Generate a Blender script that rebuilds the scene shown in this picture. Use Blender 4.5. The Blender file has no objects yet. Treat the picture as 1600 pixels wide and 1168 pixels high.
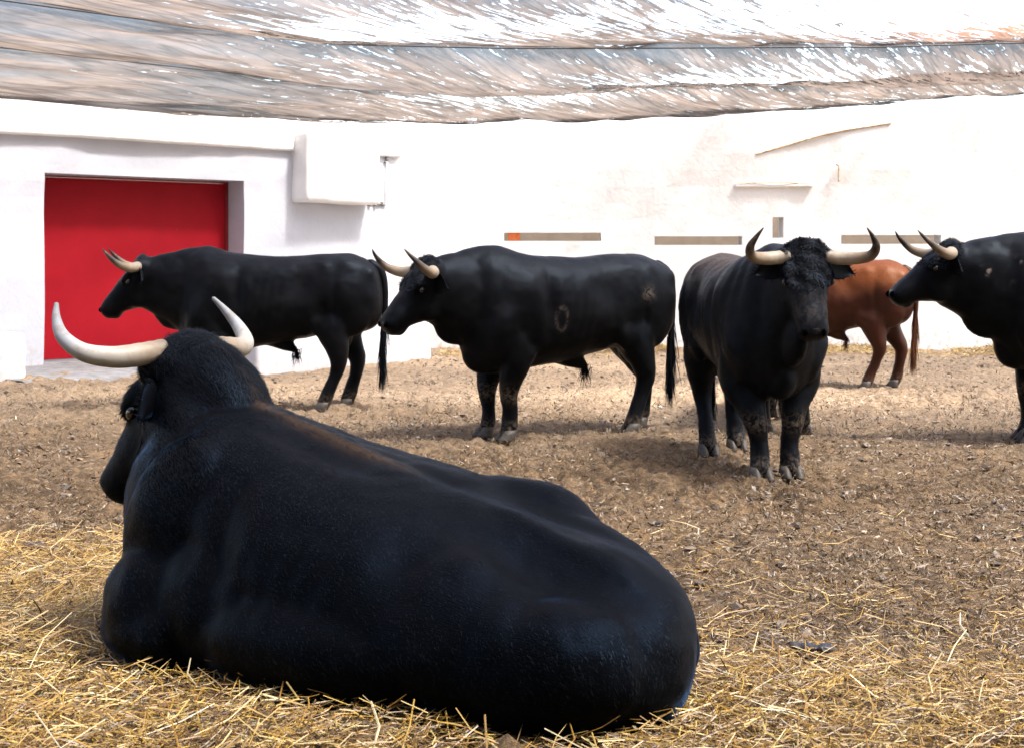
import bpy, bmesh, math, random
import numpy as np
from mathutils import Vector, Matrix

random.seed(7)
RNG = np.random.default_rng(11)
scene = bpy.context.scene
COL = scene.collection
rad = math.radians

# ------------------------------------------------------------------ camera
cam_d = bpy.data.cameras.new('camera')
cam = bpy.data.objects.new('camera', cam_d)
COL.objects.link(cam)
cam.location = (0, 0, 1.45)
cam.rotation_euler = (rad(90), 0, 0)
cam_d.sensor_width = 36.0
cam_d.lens = 50.0
cam_d.shift_y = -0.12
cam_d.clip_start = 0.05
cam_d.clip_end = 2000
cam_d.dof.use_dof = True
cam_d.dof.focus_distance = 6.0
cam_d.dof.aperture_fstop = 8.0
scene.camera = cam

# ------------------------------------------------------------------ sky and sun
SUN_EL, SUN_AZ = rad(60), rad(114)          # azimuth measured clockwise from +Y
world = bpy.data.worlds.new('World')
scene.world = world
world.use_nodes = True
wn = world.node_tree.nodes
wl = world.node_tree.links
wn.clear()
sky = wn.new('ShaderNodeTexSky')
sky.sky_type = 'NISHITA'
sky.sun_disc = False
sky.sun_elevation = SUN_EL
sky.sun_rotation = SUN_AZ
sky.dust_density = 5.0
sky.ozone_density = 1.0
bg = wn.new('ShaderNodeBackground')
bg.inputs['Strength'].default_value = 0.15
wo = wn.new('ShaderNodeOutputWorld')
wl.new(sky.outputs[0], bg.inputs[0])
wl.new(bg.outputs[0], wo.inputs[0])

sun_d = bpy.data.lights.new('sun', 'SUN')
sun_d.energy = 2.2
sun_d.angle = rad(6.0)
sun_d.color = (1.0, 0.965, 0.91)
sun = bpy.data.objects.new('sun', sun_d)
COL.objects.link(sun)
sdir = Vector((math.sin(SUN_AZ) * math.cos(SUN_EL), math.cos(SUN_AZ) * math.cos(SUN_EL), math.sin(SUN_EL)))
sun.rotation_euler = sdir.to_track_quat('Z', 'Y').to_euler()
sun.location = sdir * 50

vs = scene.view_settings
vs.view_transform = 'Standard'
vs.look = 'None'
vs.gamma = 1.0
vs.use_curve_mapping = False
vs.exposure = 2.8
scene.cycles.use_denoising = True
scene.cycles.max_bounces = 8
scene.cycles.transparent_max_bounces = 12


# ------------------------------------------------------------------ noise
def _hash(ix, iy, iz, seed):
    h = (ix.astype(np.int64) * 374761393 + iy.astype(np.int64) * 668265263 + iz.astype(np.int64) * 2147483647 + seed * 974634777) & 0xFFFFFFFF
    h = ((h ^ (h >> 13)) * 1274126177) & 0xFFFFFFFF
    h = (h ^ (h >> 16)) & 0xFFFFFFFF
    h = (h * 2246822519) & 0xFFFFFFFF
    h = h ^ (h >> 15)
    return (h & 0xFFFFFF) / float(0xFFFFFF) * 2 - 1


def vnoise(x, y, z=None, seed=0):
    x = np.asarray(x, float); y = np.asarray(y, float)
    z = np.zeros_like(x) if z is None else np.asarray(z, float)
    ix, iy, iz = np.floor(x), np.floor(y), np.floor(z)
    fx, fy, fz = x - ix, y - iy, z - iz
    fx = fx * fx * (3 - 2 * fx); fy = fy * fy * (3 - 2 * fy); fz = fz * fz * (3 - 2 * fz)
    r = 0
    for dx in (0, 1):
        for dy in (0, 1):
            for dz in (0, 1):
                w = (fx if dx else 1 - fx) * (fy if dy else 1 - fy) * (fz if dz else 1 - fz)
                r = r + w * _hash(ix + dx, iy + dy, iz + dz, seed)
    return r


def fbm(x, y, z=None, oct=4, seed=0, gain=0.5):
    r, a = 0, 1.0
    for k in range(oct):
        r = r + a * vnoise(x * 2 ** k + 17.3 * k, y * 2 ** k - 9.1 * k, None if z is None else z * 2 ** k + 5.5 * k, seed + k)
        a *= gain
    return r


def sstep(a, b, x):
    t = np.clip((np.asarray(x, float) - a) / (b - a), 0, 1)
    return t * t * (3 - 2 * t)


def ground_z(x, y):
    """height of the trodden dirt, with the straw bed slightly raised near the lying bull"""
    x = np.asarray(x, float); y = np.asarray(y, float)
    z = 0.018 * fbm(x * 1.3, y * 1.3, oct=3, seed=3)
    z = z + 0.05 * (1 - sstep(4.3, 5.6, y + 0.25 * vnoise(x * 1.1, y * 1.1, seed=9)))
    return z


# ------------------------------------------------------------------ material helpers
def new_mat(name):
    m = bpy.data.materials.new(name)
    m.use_nodes = True
    nt = m.node_tree
    b = nt.nodes['Principled BSDF']
    return m, nt, b


def N(nt, kind, **kw):
    n = nt.nodes.new(kind)
    for k, v in kw.items():
        if k.startswith('in_'):
            n.inputs[k[3:].replace('_', ' ')].default_value = v
        else:
            setattr(n, k, v)
    return n


def noise(nt, scale, detail=4, rough=0.55, vec=None, dist=0.0):
    n = nt.nodes.new('ShaderNodeTexNoise')
    n.inputs['Scale'].default_value = scale
    n.inputs['Detail'].default_value = detail
    n.inputs['Roughness'].default_value = rough
    n.inputs['Distortion'].default_value = dist
    if vec is not None:
        nt.links.new(vec, n.inputs['Vector'])
    return n


def ramp(nt, fac, stops):
    r = nt.nodes.new('ShaderNodeValToRGB')
    els = r.color_ramp.elements
    while len(els) < len(stops):
        els.new(0.5)
    for e, (p, c) in zip(els, stops):
        e.position = p
        e.color = c if len(c) == 4 else (*c, 1)
    nt.links.new(fac, r.inputs['Fac'])
    return r


def mapping(nt, scale=(1, 1, 1), rot=(0, 0, 0), kind='Object'):
    tc = nt.nodes.new('ShaderNodeTexCoord')
    mp = nt.nodes.new('ShaderNodeMapping')
    mp.inputs['Scale'].default_value = scale
    mp.inputs['Rotation'].default_value = rot
    nt.links.new(tc.outputs[kind], mp.inputs['Vector'])
    return mp.outputs[0]


def mixc(nt, fac, a, b, blend='MIX'):
    m = nt.nodes.new('ShaderNodeMix')
    m.data_type = 'RGBA'
    m.blend_type = blend
    for sock, v in ((m.inputs['Factor'], fac), (m.inputs[6], a), (m.inputs[7], b)):
        if hasattr(v, 'is_output'):
            nt.links.new(v, sock)
        elif isinstance(v, (int, float)):
            sock.default_value = v
        else:
            sock.default_value = (*v, 1) if len(v) == 3 else v
    return m.outputs[2]


def mth(nt, op, a, b=None, clamp=False):
    m = nt.nodes.new('ShaderNodeMath')
    m.operation = op
    m.use_clamp = clamp
    for k, v in enumerate((a, b)):
        if v is None:
            continue
        if hasattr(v, 'is_output'):
            nt.links.new(v, m.inputs[k])
        else:
            m.inputs[k].default_value = v
    return m.outputs[0]


def bump(nt, b, height, strength=0.4, dist=0.02, chain=None):
    n = nt.nodes.new('ShaderNodeBump')
    n.inputs['Strength'].default_value = strength
    n.inputs['Distance'].default_value = dist
    nt.links.new(height, n.inputs['Height'])
    if chain is not None:
        nt.links.new(chain, n.inputs['Normal'])
    if b is not None:
        nt.links.new(n.outputs[0], b.inputs['Normal'])
    return n.outputs[0]


def attr(nt, name):
    a = nt.nodes.new('ShaderNodeAttribute')
    a.attribute_name = name
    return a


# ------------------------------------------------------------------ materials
def mat_coat(name, dark, warm, spec=0.045, sheen=(0.20, 0.47, 1.0), mottle=1.5, sheen_w=0.25):
    """short bovine coat: 'tint' (0 plain, 1 warm colour), 'dust' (dried mud)"""
    m, nt, b = new_mat(name)
    v1 = mapping(nt, (9, 120, 70), (0, rad(35), 0))
    n1 = noise(nt, 3.0, 5, 0.6, v1)
    v2 = mapping(nt, (1, 1, 1))
    n2 = noise(nt, 5.0, 4, 0.6, v2)
    n3 = noise(nt, 38.0, 3, 0.6, v2, 0.6)
    base = mixc(nt, ramp(nt, n2.outputs[0], [(0.35, (0, 0, 0)), (0.7, (1, 1, 1))]).outputs[0], dark, tuple(c * mottle for c in dark))
    tint = attr(nt, 'tint')
    tf = mth(nt, 'MULTIPLY', tint.outputs['Fac'], ramp(nt, n1.outputs[0], [(0.3, (.3, .3, .3)), (0.62, (1, 1, 1))]).outputs[0])
    c = mixc(nt, tf, base, warm)
    dust = attr(nt, 'dust')
    df = mth(nt, 'MULTIPLY', dust.outputs['Fac'], ramp(nt, n3.outputs[0], [(0.42, (0, 0, 0)), (0.6, (1, 1, 1))]).outputs[0])
    c = mixc(nt, df, c, (0.15, 0.115, 0.085))
    scar = attr(nt, 'scar')
    sf = mth(nt, 'MULTIPLY', scar.outputs['Fac'], ramp(nt, n3.outputs[0], [(0.40, (0, 0, 0)), (0.55, (1, 1, 1))]).outputs[0])
    c = mixc(nt, sf, c, (0.34, 0.29, 0.25))
    nt.links.new(c, b.inputs['Base Color'])
    b.inputs['Roughness'].default_value = 0.42
    b.inputs['Specular IOR Level'].default_value = spec
    b.inputs['Specular Tint'].default_value = (*sheen, 1)
    b.inputs['Sheen Weight'].default_value = sheen_w
    b.inputs['Sheen Roughness'].default_value = 0.17
    b.inputs['Sheen Tint'].default_value = (*sheen, 1)  # blue of the sky put into the black coats' sheen and specular tint
    h = bump(nt, None, n1.outputs[0], 0.35, 0.005)
    bump(nt, b, n3.outputs[0], 0.08, 0.008, h)
    return m


def mat_hair(name, root):
    m, nt, b = new_mat(name)
    g = N(nt, 'ShaderNodeNewGeometry')
    tint = attr(nt, 'tint')
    c = mixc(nt, g.outputs['Random Per Island'], tuple(x * 0.5 for x in root), tuple(x * 1.6 for x in root))
    c = mixc(nt, mth(nt, 'MULTIPLY', tint.outputs['Fac'], g.outputs['Random Per Island']), c, (0.055, 0.036, 0.022))
    nt.links.new(c, b.inputs['Base Color'])
    b.inputs['Roughness'].default_value = 0.5
    b.inputs['Sheen Weight'].default_value = 0.30
    b.inputs['Sheen Roughness'].default_value = 0.2
    b.inputs['Sheen Tint'].default_value = (0.22, 0.48, 1.0, 1) if root[2] > root[0] else (1.0, 0.7, 0.5, 1)  # sky blue coloured into black hair's sheen and highlights
    b.inputs['Specular IOR Level'].default_value = 0.11
    b.inputs['Specular Tint'].default_value = (0.28, 0.55, 1.0, 1) if root[2] > root[0] else (1.0, 0.8, 0.6, 1)
    return m


def mat_horn(name, base, mid, tip):
    m, nt, b = new_mat(name)
    t = attr(nt, 'along')
    v = mapping(nt, (1, 1, 1))
    n1 = noise(nt, 22, 5, 0.65, v)
    n2 = noise(nt, 9, 3, 0.5, v)
    f = mth(nt, 'ADD', t.outputs['Fac'], mth(nt, 'MULTIPLY', mth(nt, 'SUBTRACT', n2.outputs[0], 0.5), 0.25))
    c = ramp(nt, f, [(0.0, tuple(x * 0.6 for x in base)), (0.16, base), (0.44, mid), (0.66, tip), (1.0, tuple(x * 0.6 for x in tip))])
    c2 = mixc(nt, ramp(nt, n1.outputs[0], [(0.50, (0, 0, 0)), (0.75, (0.7, 0.7, 0.7))]).outputs[0], c.outputs[0], (0.16, 0.115, 0.075))
    nt.links.new(c2, b.inputs['Base Color'])
    b.inputs['Roughness'].default_value = 0.5
    b.inputs['Specular IOR Level'].default_value = 0.3
    wv = N(nt, 'ShaderNodeTexWave', in_Scale=1.0)
    comb = nt.nodes.new('ShaderNodeCombineXYZ')
    nt.links.new(mth(nt, 'MULTIPLY', t.outputs['Fac'], 9.0), comb.inputs[0])
    nt.links.new(comb.outputs[0], wv.inputs['Vector'])
    wv.inputs['Distortion'].default_value = 1.5
    h = bump(nt, None, wv.outputs['Fac'], 0.04, 0.004)
    bump(nt, b, n1.outputs[0], 0.2, 0.004, h)
    return m


def mat_plain(name, col, rough=0.5, spec=0.5, var=0.0, scale=30, bumpv=0.0):
    m, nt, b = new_mat(name)
    b.inputs['Base Color'].default_value = (*col, 1)
    b.inputs['Roughness'].default_value = rough
    b.inputs['Specular IOR Level'].default_value = spec
    v = mapping(nt)
    n = noise(nt, scale, 4, 0.6, v)
    if var:
        c = mixc(nt, ramp(nt, n.outputs[0], [(0.3, (0, 0, 0)), (0.7, (1, 1, 1))]).outputs[0], tuple(x * (1 - var) for x in col), tuple(min(1, x * (1 + var)) for x in col))
        nt.links.new(c, b.inputs['Base Color'])
    if bumpv:
        bump(nt, b, n.outputs[0], bumpv, 0.01)
    return m


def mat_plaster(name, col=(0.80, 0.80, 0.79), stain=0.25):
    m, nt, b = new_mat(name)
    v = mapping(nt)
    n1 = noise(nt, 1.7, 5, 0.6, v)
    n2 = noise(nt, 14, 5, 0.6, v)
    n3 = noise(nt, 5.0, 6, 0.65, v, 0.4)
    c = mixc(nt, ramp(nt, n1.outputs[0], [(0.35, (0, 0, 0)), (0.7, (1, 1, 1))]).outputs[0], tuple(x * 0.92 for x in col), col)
    st = ramp(nt, n3.outputs[0], [(0.68, (0, 0, 0)), (0.80, (stain, stain, stain))])
    c = mixc(nt, st.outputs[0], c, (0.45, 0.38, 0.30))
    # splashed dirt near the ground
    sep = nt.nodes.new('ShaderNodeSeparateXYZ')
    geo = nt.nodes.new('ShaderNodeNewGeometry')
    nt.links.new(geo.outputs['Position'], sep.inputs[0])
    zr = nt.nodes.new('ShaderNodeMapRange')
    zr.inputs['From Min'].default_value = 0.0
    zr.inputs['From Max'].default_value = 0.45
    zr.inputs['To Min'].default_value = 0.8
    zr.inputs['To Max'].default_value = 0.0
    nt.links.new(sep.outputs[2], zr.inputs['Value'])
    c = mixc(nt, mth(nt, 'MULTIPLY', zr.outputs[0], ramp(nt, n2.outputs[0], [(0.45, (0, 0, 0)), (0.65, (1, 1, 1))]).outputs[0]), c, (0.42, 0.34, 0.26))
    nt.links.new(c, b.inputs['Base Color'])
    b.inputs['Roughness'].default_value = 0.85
    h = bump(nt, None, n3.outputs[0], 0.28, 0.03)
    bump(nt, b, n2.outputs[0], 0.28, 0.012, h)
    return m


def mat_door():
    m, nt, b = new_mat('red_door_paint')
    v = mapping(nt)
    n1 = noise(nt, 2.2, 5, 0.6, v)
    n2 = noise(nt, 60, 3, 0.6, v)
    n3 = noise(nt, 9, 6, 0.7, v)
    c = mixc(nt, ramp(nt, n1.outputs[0], [(0.3, (0, 0, 0)), (0.7, (1, 1, 1))]).outputs[0], (0.225, 0.0028, 0.0080), (0.265, 0.0040, 0.0110))
    c = mixc(nt, ramp(nt, n3.outputs[0], [(0.66, (0, 0, 0)), (0.78, (0.45, 0.45, 0.45))]).outputs[0], c, (0.14, 0.012, 0.014))
    nt.links.new(c, b.inputs['Base Color'])
    b.inputs['Roughness'].default_value = 0.65
    b.inputs['Specular IOR Level'].default_value = 0.12
    bump(nt, b, n2.outputs[0], 0.15, 0.004)
    return m


def mat_ground():
    m, nt, b = new_mat('trodden_dirt')
    v = mapping(nt)
    n1 = noise(nt, 1.1, 5, 0.6, v)
    n2 = noise(nt, 16, 6, 0.7, v, 0.8)
    n3 = noise(nt, 75, 5, 0.7, v, 0.5)
    vs_ = mapping(nt, (1, 1, 1), (0, 0, 0.6))
    n4 = noise(nt, 34, 4, 0.6, vs_, 2.5)
    c = ramp(nt, n2.outputs[0], [(0.32, (0.05, 0.038, 0.028)), (0.46, (0.15, 0.116, 0.083)), (0.58, (0.25, 0.196, 0.138)), (0.72, (0.36, 0.285, 0.20))]).outputs[0]
    c = mixc(nt, ramp(nt, n1.outputs[0], [(0.40, (0, 0, 0)), (0.66, (0.8, 0.8, 0.8))]).outputs[0], c, mixc(nt, n2.outputs[0], (0.12, 0.092, 0.07), (0.42, 0.30, 0.18)))
    c = mixc(nt, ramp(nt, n4.outputs[0], [(0.60, (0, 0, 0)), (0.68, (0.7, 0.7, 0.7))]).outputs[0], c, (0.46, 0.34, 0.20))
    c = mixc(nt, ramp(nt, n3.outputs[0], [(0.32, (0.75, 0.75, 0.75)), (0.45, (0, 0, 0))]).outputs[0], c, (0.06, 0.046, 0.038))
    n6 = noise(nt, 6.5, 7, 0.72, v, 1.0)
    c = mixc(nt, ramp(nt, n6.outputs[0], [(0.47, (0, 0, 0)), (0.56, (0.62, 0.62, 0.62))]).outputs[0], c, (0.062, 0.046, 0.034))
    # light gradient painted into the dirt colour: darker near side, brighter far side
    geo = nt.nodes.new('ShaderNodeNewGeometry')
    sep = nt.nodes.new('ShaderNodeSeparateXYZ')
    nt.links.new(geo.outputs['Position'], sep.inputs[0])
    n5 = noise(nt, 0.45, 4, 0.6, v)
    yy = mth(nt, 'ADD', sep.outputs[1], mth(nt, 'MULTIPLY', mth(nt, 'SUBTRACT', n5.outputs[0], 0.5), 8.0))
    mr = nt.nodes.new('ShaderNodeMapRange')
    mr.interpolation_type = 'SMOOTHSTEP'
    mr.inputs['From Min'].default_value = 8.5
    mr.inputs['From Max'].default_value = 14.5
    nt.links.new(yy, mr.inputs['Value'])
    far_lit = ramp(nt, n2.outputs[0], [(0.30, (0.145, 0.104, 0.070)), (0.48, (0.275, 0.203, 0.137)), (0.70, (0.37, 0.28, 0.19))]).outputs[0]
    near_shade = mixc(nt, 1.0, c, (0.92, 0.82, 0.70), 'MULTIPLY')
    c = mixc(nt, mth(nt, 'MULTIPLY', mr.outputs[0], 0.85), near_shade, far_lit)
    nt.links.new(c, b.inputs['Base Color'])
    b.inputs['Roughness'].default_value = 0.95
    b.inputs['Specular IOR Level'].default_value = 0.15
    h = bump(nt, None, n2.outputs[0], 0.9, 0.05)
    bump(nt, b, n3.outputs[0], 0.9, 0.018, h)
    return m


def mat_straw(name, stops):
    m, nt, b = new_mat(name)
    g = N(nt, 'ShaderNodeNewGeometry')
    c = ramp(nt, g.outputs['Random Per Island'], stops).outputs[0]
    v = mapping(nt)
    n = noise(nt, 40, 3, 0.6, v)
    c = mixc(nt, ramp(nt, n.outputs[0], [(0.35, (0.45, 0.45, 0.45)), (0.6, (0, 0, 0))]).outputs[0], c, (0.20, 0.12, 0.045))
    nt.links.new(c, b.inputs['Base Color'])
    b.inputs['Roughness'].default_value = 0.45
    b.inputs['Specular IOR Level'].default_value = 0.5
    return m


def mat_net():
    """knitted shade cloth: partly open weave, lets diffuse light through, thinned in streaks and torn in places"""
    m, nt, b = new_mat('shade_cloth')
    nt.nodes.remove(b)
    out = [n for n in nt.nodes if n.type == 'OUTPUT_MATERIAL'][0]
    tc = nt.nodes.new('ShaderNodeTexCoord')

    def strip(along, across, du=(0.62, 0.78, 0)):
        outs = []
        for vec, k in ((du, along), ((du[1], -du[0], 0), across)):
            d = nt.nodes.new('ShaderNodeVectorMath')
            d.operation = 'DOT_PRODUCT'
            nt.links.new(tc.outputs['Object'], d.inputs[0])
            d.inputs[1].default_value = vec
            outs.append(mth(nt, 'MULTIPLY', d.outputs['Value'], k))
        cb = nt.nodes.new('ShaderNodeCombineXYZ')
        nt.links.new(outs[0], cb.inputs[0]); nt.links.new(outs[1], cb.inputs[1])
        return cb.outputs[0]
    nA = noise(nt, 1.0, 5, 0.62, strip(0.7, 3.2), 0.3)             # broad puckers running off the wires
    nB = noise(nt, 1.0, 5, 0.68, strip(1.6, 14.0), 0.25)           # fine pulled threads
    nK = noise(nt, 1.0, 3, 0.55, strip(0.45, 5.0, (0.50, 0.86, 0)), 0.4)   # creases
    nF = noise(nt, 1.0, 3, 0.6, strip(7.0, 30.0), 0.2)             # small holes
    vC = mapping(nt, (0.16, 0.45, 1))
    nC = noise(nt, 1.0, 3, 0.5, vC)                                # where it is worn thin
    streak = mth(nt, 'ADD', mth(nt, 'MULTIPLY', nA.outputs[0], 0.72), mth(nt, 'MULTIPLY', nB.outputs[0], 0.28))
    crease = ramp(nt, nK.outputs[0], [(0.445, (1, 1, 1)), (0.487, (0.35, 0.35, 0.35)), (0.497, (0.35, 0.35, 0.35)), (0.535, (1, 1, 1))]).outputs[0]
    wear = mth(nt, 'ADD', mth(nt, 'MULTIPLY', nB.outputs[0], 0.78), mth(nt, 'MULTIPLY', nF.outputs[0], 0.22))
    worn = attr(nt, 'worn')
    wear = mth(nt, 'ADD', wear, mth(nt, 'MULTIPLY', worn.outputs['Fac'], 0.22))
    hem = attr(nt, 'hem')
    wear = mth(nt, 'ADD', wear, mth(nt, 'MULTIPLY', hem.outputs['Fac'], 0.08))
    tear = ramp(nt, wear, [(0.585, (0, 0, 0)), (0.605, (1, 1, 1))]).outputs[0]
    tear = mth(nt, 'MULTIPLY', tear, crease)
    # an open knit: seen square-on about half of it is gaps, seen edge-on the threads close up
    lw_ = nt.nodes.new('ShaderNodeLayerWeight')
    lw_.inputs['Blend'].default_value = 0.5
    cosv = mth(nt, 'SUBTRACT', 1.0, lw_.outputs['Facing'])
    gaps = mth(nt, 'MULTIPLY', mth(nt, 'POWER', cosv, 2.0), 0.50)
    op = mth(nt, 'MAXIMUM', tear, gaps)
    dif = nt.nodes.new('ShaderNodeBsdfDiffuse')
    tra = nt.nodes.new('ShaderNodeBsdfTranslucent')
    tsp = nt.nodes.new('ShaderNodeBsdfTransparent')
    nD = noise(nt, 0.5, 3, 0.5, vC, 0.3)
    grey = ramp(nt, streak, [(0.36, (0.050, 0.049, 0.048)), (0.5, (0.090, 0.086, 0.083)), (0.62, (0.13, 0.122, 0.116))]).outputs[0]
    tan = ramp(nt, streak, [(0.36, (0.075, 0.061, 0.051)), (0.5, (0.125, 0.101, 0.084)), (0.62, (0.19, 0.150, 0.122))]).outputs[0]
    col = mixc(nt, ramp(nt, nD.outputs[0], [(0.36, (0.15, 0.15, 0.15)), (0.52, (1, 1, 1))]).outputs[0], grey, tan)
    seam = attr(nt, 'seam')
    dk = ramp(nt, mth(nt, 'ADD', mth(nt, 'MULTIPLY', seam.outputs['Fac'], 0.34), mth(nt, 'MULTIPLY', nB.outputs[0], 0.8)), [(0.50, (1, 1, 1)), (0.66, (0.22, 0.22, 0.23))]).outputs[0]
    warm_patch = attr(nt, 'warm_patch')  # orange-brown patch mixed into the cloth at one spot
    col = mixc(nt, warm_patch.outputs['Fac'], col, (0.34, 0.17, 0.10))
    col = mixc(nt, 1.0, col, dk, 'MULTIPLY')
    col = mixc(nt, 0.6, col, crease, 'MULTIPLY')
    nt.links.new(col, dif.inputs[0])
    nt.links.new(col, tra.inputs[0])
    m1 = nt.nodes.new('ShaderNodeMixShader')
    m1.inputs[0].default_value = 0.5
    nt.links.new(dif.outputs[0], m1.inputs[1])
    nt.links.new(tra.outputs[0], m1.inputs[2])
    m2 = nt.nodes.new('ShaderNodeMixShader')
    nt.links.new(op, m2.inputs[0])
    nt.links.new(m1.outputs[0], m2.inputs[1])
    nt.links.new(tsp.outputs[0], m2.inputs[2])
    nt.links.new(m2.outputs[0], out.inputs['Surface'])
    return m


M = {}
M['black'] = mat_coat('black_coat', (0.0012, 0.0012, 0.0014), (0.16, 0.10, 0.06))
M['black_dusty'] = mat_coat('dusty_black_coat', (0.0024, 0.0023, 0.0025), (0.16, 0.10, 0.06), 0.08, (0.5, 0.7, 1.0), 2.4, 0.025)
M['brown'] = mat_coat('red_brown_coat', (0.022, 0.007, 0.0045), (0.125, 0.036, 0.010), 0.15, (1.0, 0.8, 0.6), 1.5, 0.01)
M['hair_black'] = mat_hair('black_hair', (0.004, 0.004, 0.0045))
M['hair_curl'] = mat_hair('curly_forelock', (0.010, 0.0098, 0.0102))
M['hair_brown'] = mat_hair('red_brown_hair', (0.08, 0.03, 0.014))
M['horn'] = mat_horn('horn', (0.30, 0.255, 0.20), (0.20, 0.15, 0.10), (0.022, 0.018, 0.016))
M['horn_pale'] = mat_horn('pale_horn', (0.22, 0.18, 0.135), (0.34, 0.325, 0.30), (0.27, 0.285, 0.31))
M['hoof'] = mat_plain('hoof', (0.045, 0.038, 0.032), 0.6, 0.4, 0.5, 25, 0.3)
M['eye'] = mat_plain('eye', (0.012, 0.009, 0.008), 0.08, 0.6)
M['nose'] = mat_plain('wet_nose', (0.005, 0.005, 0.006), 0.30, 0.22, 0.3, 80, 0.35)
M['nostril'] = mat_plain('nostril', (0.001, 0.001, 0.001), 0.9, 0.0)
M['plaster'] = mat_plaster('whitewashed_plaster')
M['plaster_shade'] = mat_plaster('shaded_whitewash', (0.48, 0.50, 0.56), 0.15)  # same whitewash with cool shade put into its colour
M['plaster_old'] = mat_plaster('old_whitewash', (0.78, 0.77, 0.75), 0.6)
M['tan_plaster'] = mat_plain('tan_plaster', (0.46, 0.39, 0.32), 0.9, 0.2, 0.2, 6, 0.3)
M['concrete'] = mat_plain('concrete', (0.165, 0.165, 0.17), 0.9, 0.2, 0.28, 7, 0.4)
M['door'] = mat_door()
M['door_frame'] = mat_plain('dark_red_frame', (0.20, 0.006, 0.010), 0.55, 0.4, 0.2, 20, 0.1)
M['rust'] = mat_plain('rusty_iron', (0.56, 0.44, 0.32), 0.8, 0.3, 0.45, 18, 0.4)
M['orange'] = mat_plain('orange_paint', (0.75, 0.20, 0.06), 0.6, 0.4, 0.15, 20)
M['wire'] = mat_plain('steel_wire', (0.06, 0.06, 0.065), 0.5, 0.5)
M['dung'] = mat_plain('wet_dung', (0.018, 0.014, 0.016), 0.35, 0.5, 0.4, 40, 0.6)
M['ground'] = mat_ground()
M['straw'] = mat_straw('straw', [(0.0, (0.03, 0.018, 0.006)), (0.25, (0.10, 0.050, 0.007)), (0.5, (0.23, 0.118, 0.013)), (0.74, (0.34, 0.205, 0.027)), (0.92, (0.41, 0.29, 0.066)), (1.0, (0.52, 0.46, 0.25))])
M['long_straw'] = mat_straw('pale_stalks', [(0.0, (0.22, 0.12, 0.025)), (0.4, (0.36, 0.25, 0.08)), (0.75, (0.46, 0.38, 0.19)), (1.0, (0.60, 0.56, 0.42))])
M['matted'] = mat_straw('matted_straw', [(0.0, (0.03, 0.018, 0.008)), (0.3, (0.11, 0.055, 0.010)), (0.6, (0.24, 0.13, 0.020)), (0.85, (0.33, 0.205, 0.042)), (1.0, (0.40, 0.30, 0.11))])
M['chaff'] = mat_straw('chaff', [(0.0, (0.05, 0.038, 0.03)), (0.5, (0.13, 0.098, 0.072)), (0.85, (0.24, 0.175, 0.11)), (1.0, (0.48, 0.37, 0.22))])
M['blocker_dark'] = mat_plain('light_blocker_dark', (0.06, 0.045, 0.034), 0.8, 0.2, 0.3, 6, 0.3)  # for the added light blocker behind the viewer; dark to blacken reflections
M['passage'] = mat_plain('passage_plaster', (0.22, 0.175, 0.135), 0.9, 0.2, 0.12, 6, 0.3)
M['net'] = mat_net()


# ------------------------------------------------------------------ object helpers
def mesh_obj(name, verts, faces, mat, parent=None, smooth=True):
    me = bpy.data.meshes.new(name)
    me.from_pydata([tuple(v) for v in verts], [], [tuple(f) for f in faces])
    me.update()
    if smooth:
        me.polygons.foreach_set('use_smooth', [True] * len(me.polygons))
    if mat is not None:
        me.materials.append(mat)
    o = bpy.data.objects.new(name, me)
    COL.objects.link(o)
    if parent is not None:
        o.parent = parent
    return o


def fast_mesh(name, V, F, mat, parent=None, smooth=False):
    """V (n,3), F (m,k) with constant k"""
    V = np.asarray(V, np.float32); F = np.asarray(F, np.int32)
    me = bpy.data.meshes.new(name)
    k = F.shape[1]
    me.vertices.add(len(V)); me.vertices.foreach_set('co', V.ravel())
    me.loops.add(F.size); me.loops.foreach_set('vertex_index', F.ravel())
    me.polygons.add(len(F)); me.polygons.foreach_set('loop_start', np.arange(0, F.size, k, dtype=np.int32))
    me.polygons.foreach_set('loop_total', np.full(len(F), k, np.int32))
    me.polygons.foreach_set('use_smooth', np.full(len(F), smooth, bool))
    me.update(calc_edges=True)
    me.validate()
    me.materials.append(mat)
    o = bpy.data.objects.new(name, me)
    COL.objects.link(o)
    if parent is not None:
        o.parent = parent
    return o


def empty(name, loc, rz=0):
    o = bpy.data.objects.new(name, None)
    COL.objects.link(o)
    o.location = loc
    o.rotation_euler = (0, 0, rz)
    o.empty_display_size = 0.2
    return o


def tag(o, label=None, cat=None, group=None, kind=None):
    if label: o['label'] = label
    if cat: o['category'] = cat
    if group: o['group'] = group
    if kind: o['kind'] = kind
    return o


def set_attr(me, name, vals):
    a = me.attributes.new(name, 'FLOAT', 'POINT')
    a.data.foreach_set('value', np.asarray(vals, np.float32))


def catmull(P, n):
    """P (k,d) -> n samples, centripetal-ish Catmull-Rom through the points"""
    P = np.asarray(P, float)
    k = len(P)
    Q = np.vstack([2 * P[0] - P[1], P, 2 * P[-1] - P[-2]])
    t = np.linspace(0, k - 1 - 1e-6, n)
    i = np.floor(t).astype(int); f = (t - i)[:, None]
    p0, p1, p2, p3 = Q[i], Q[i + 1], Q[i + 2], Q[i + 3]
    return 0.5 * ((2 * p1) + (-p0 + p2) * f + (2 * p0 - 5 * p1 + 4 * p2 - p3) * f ** 2 + (-p0 + 3 * p1 - 3 * p2 + p3) * f ** 3)


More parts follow.
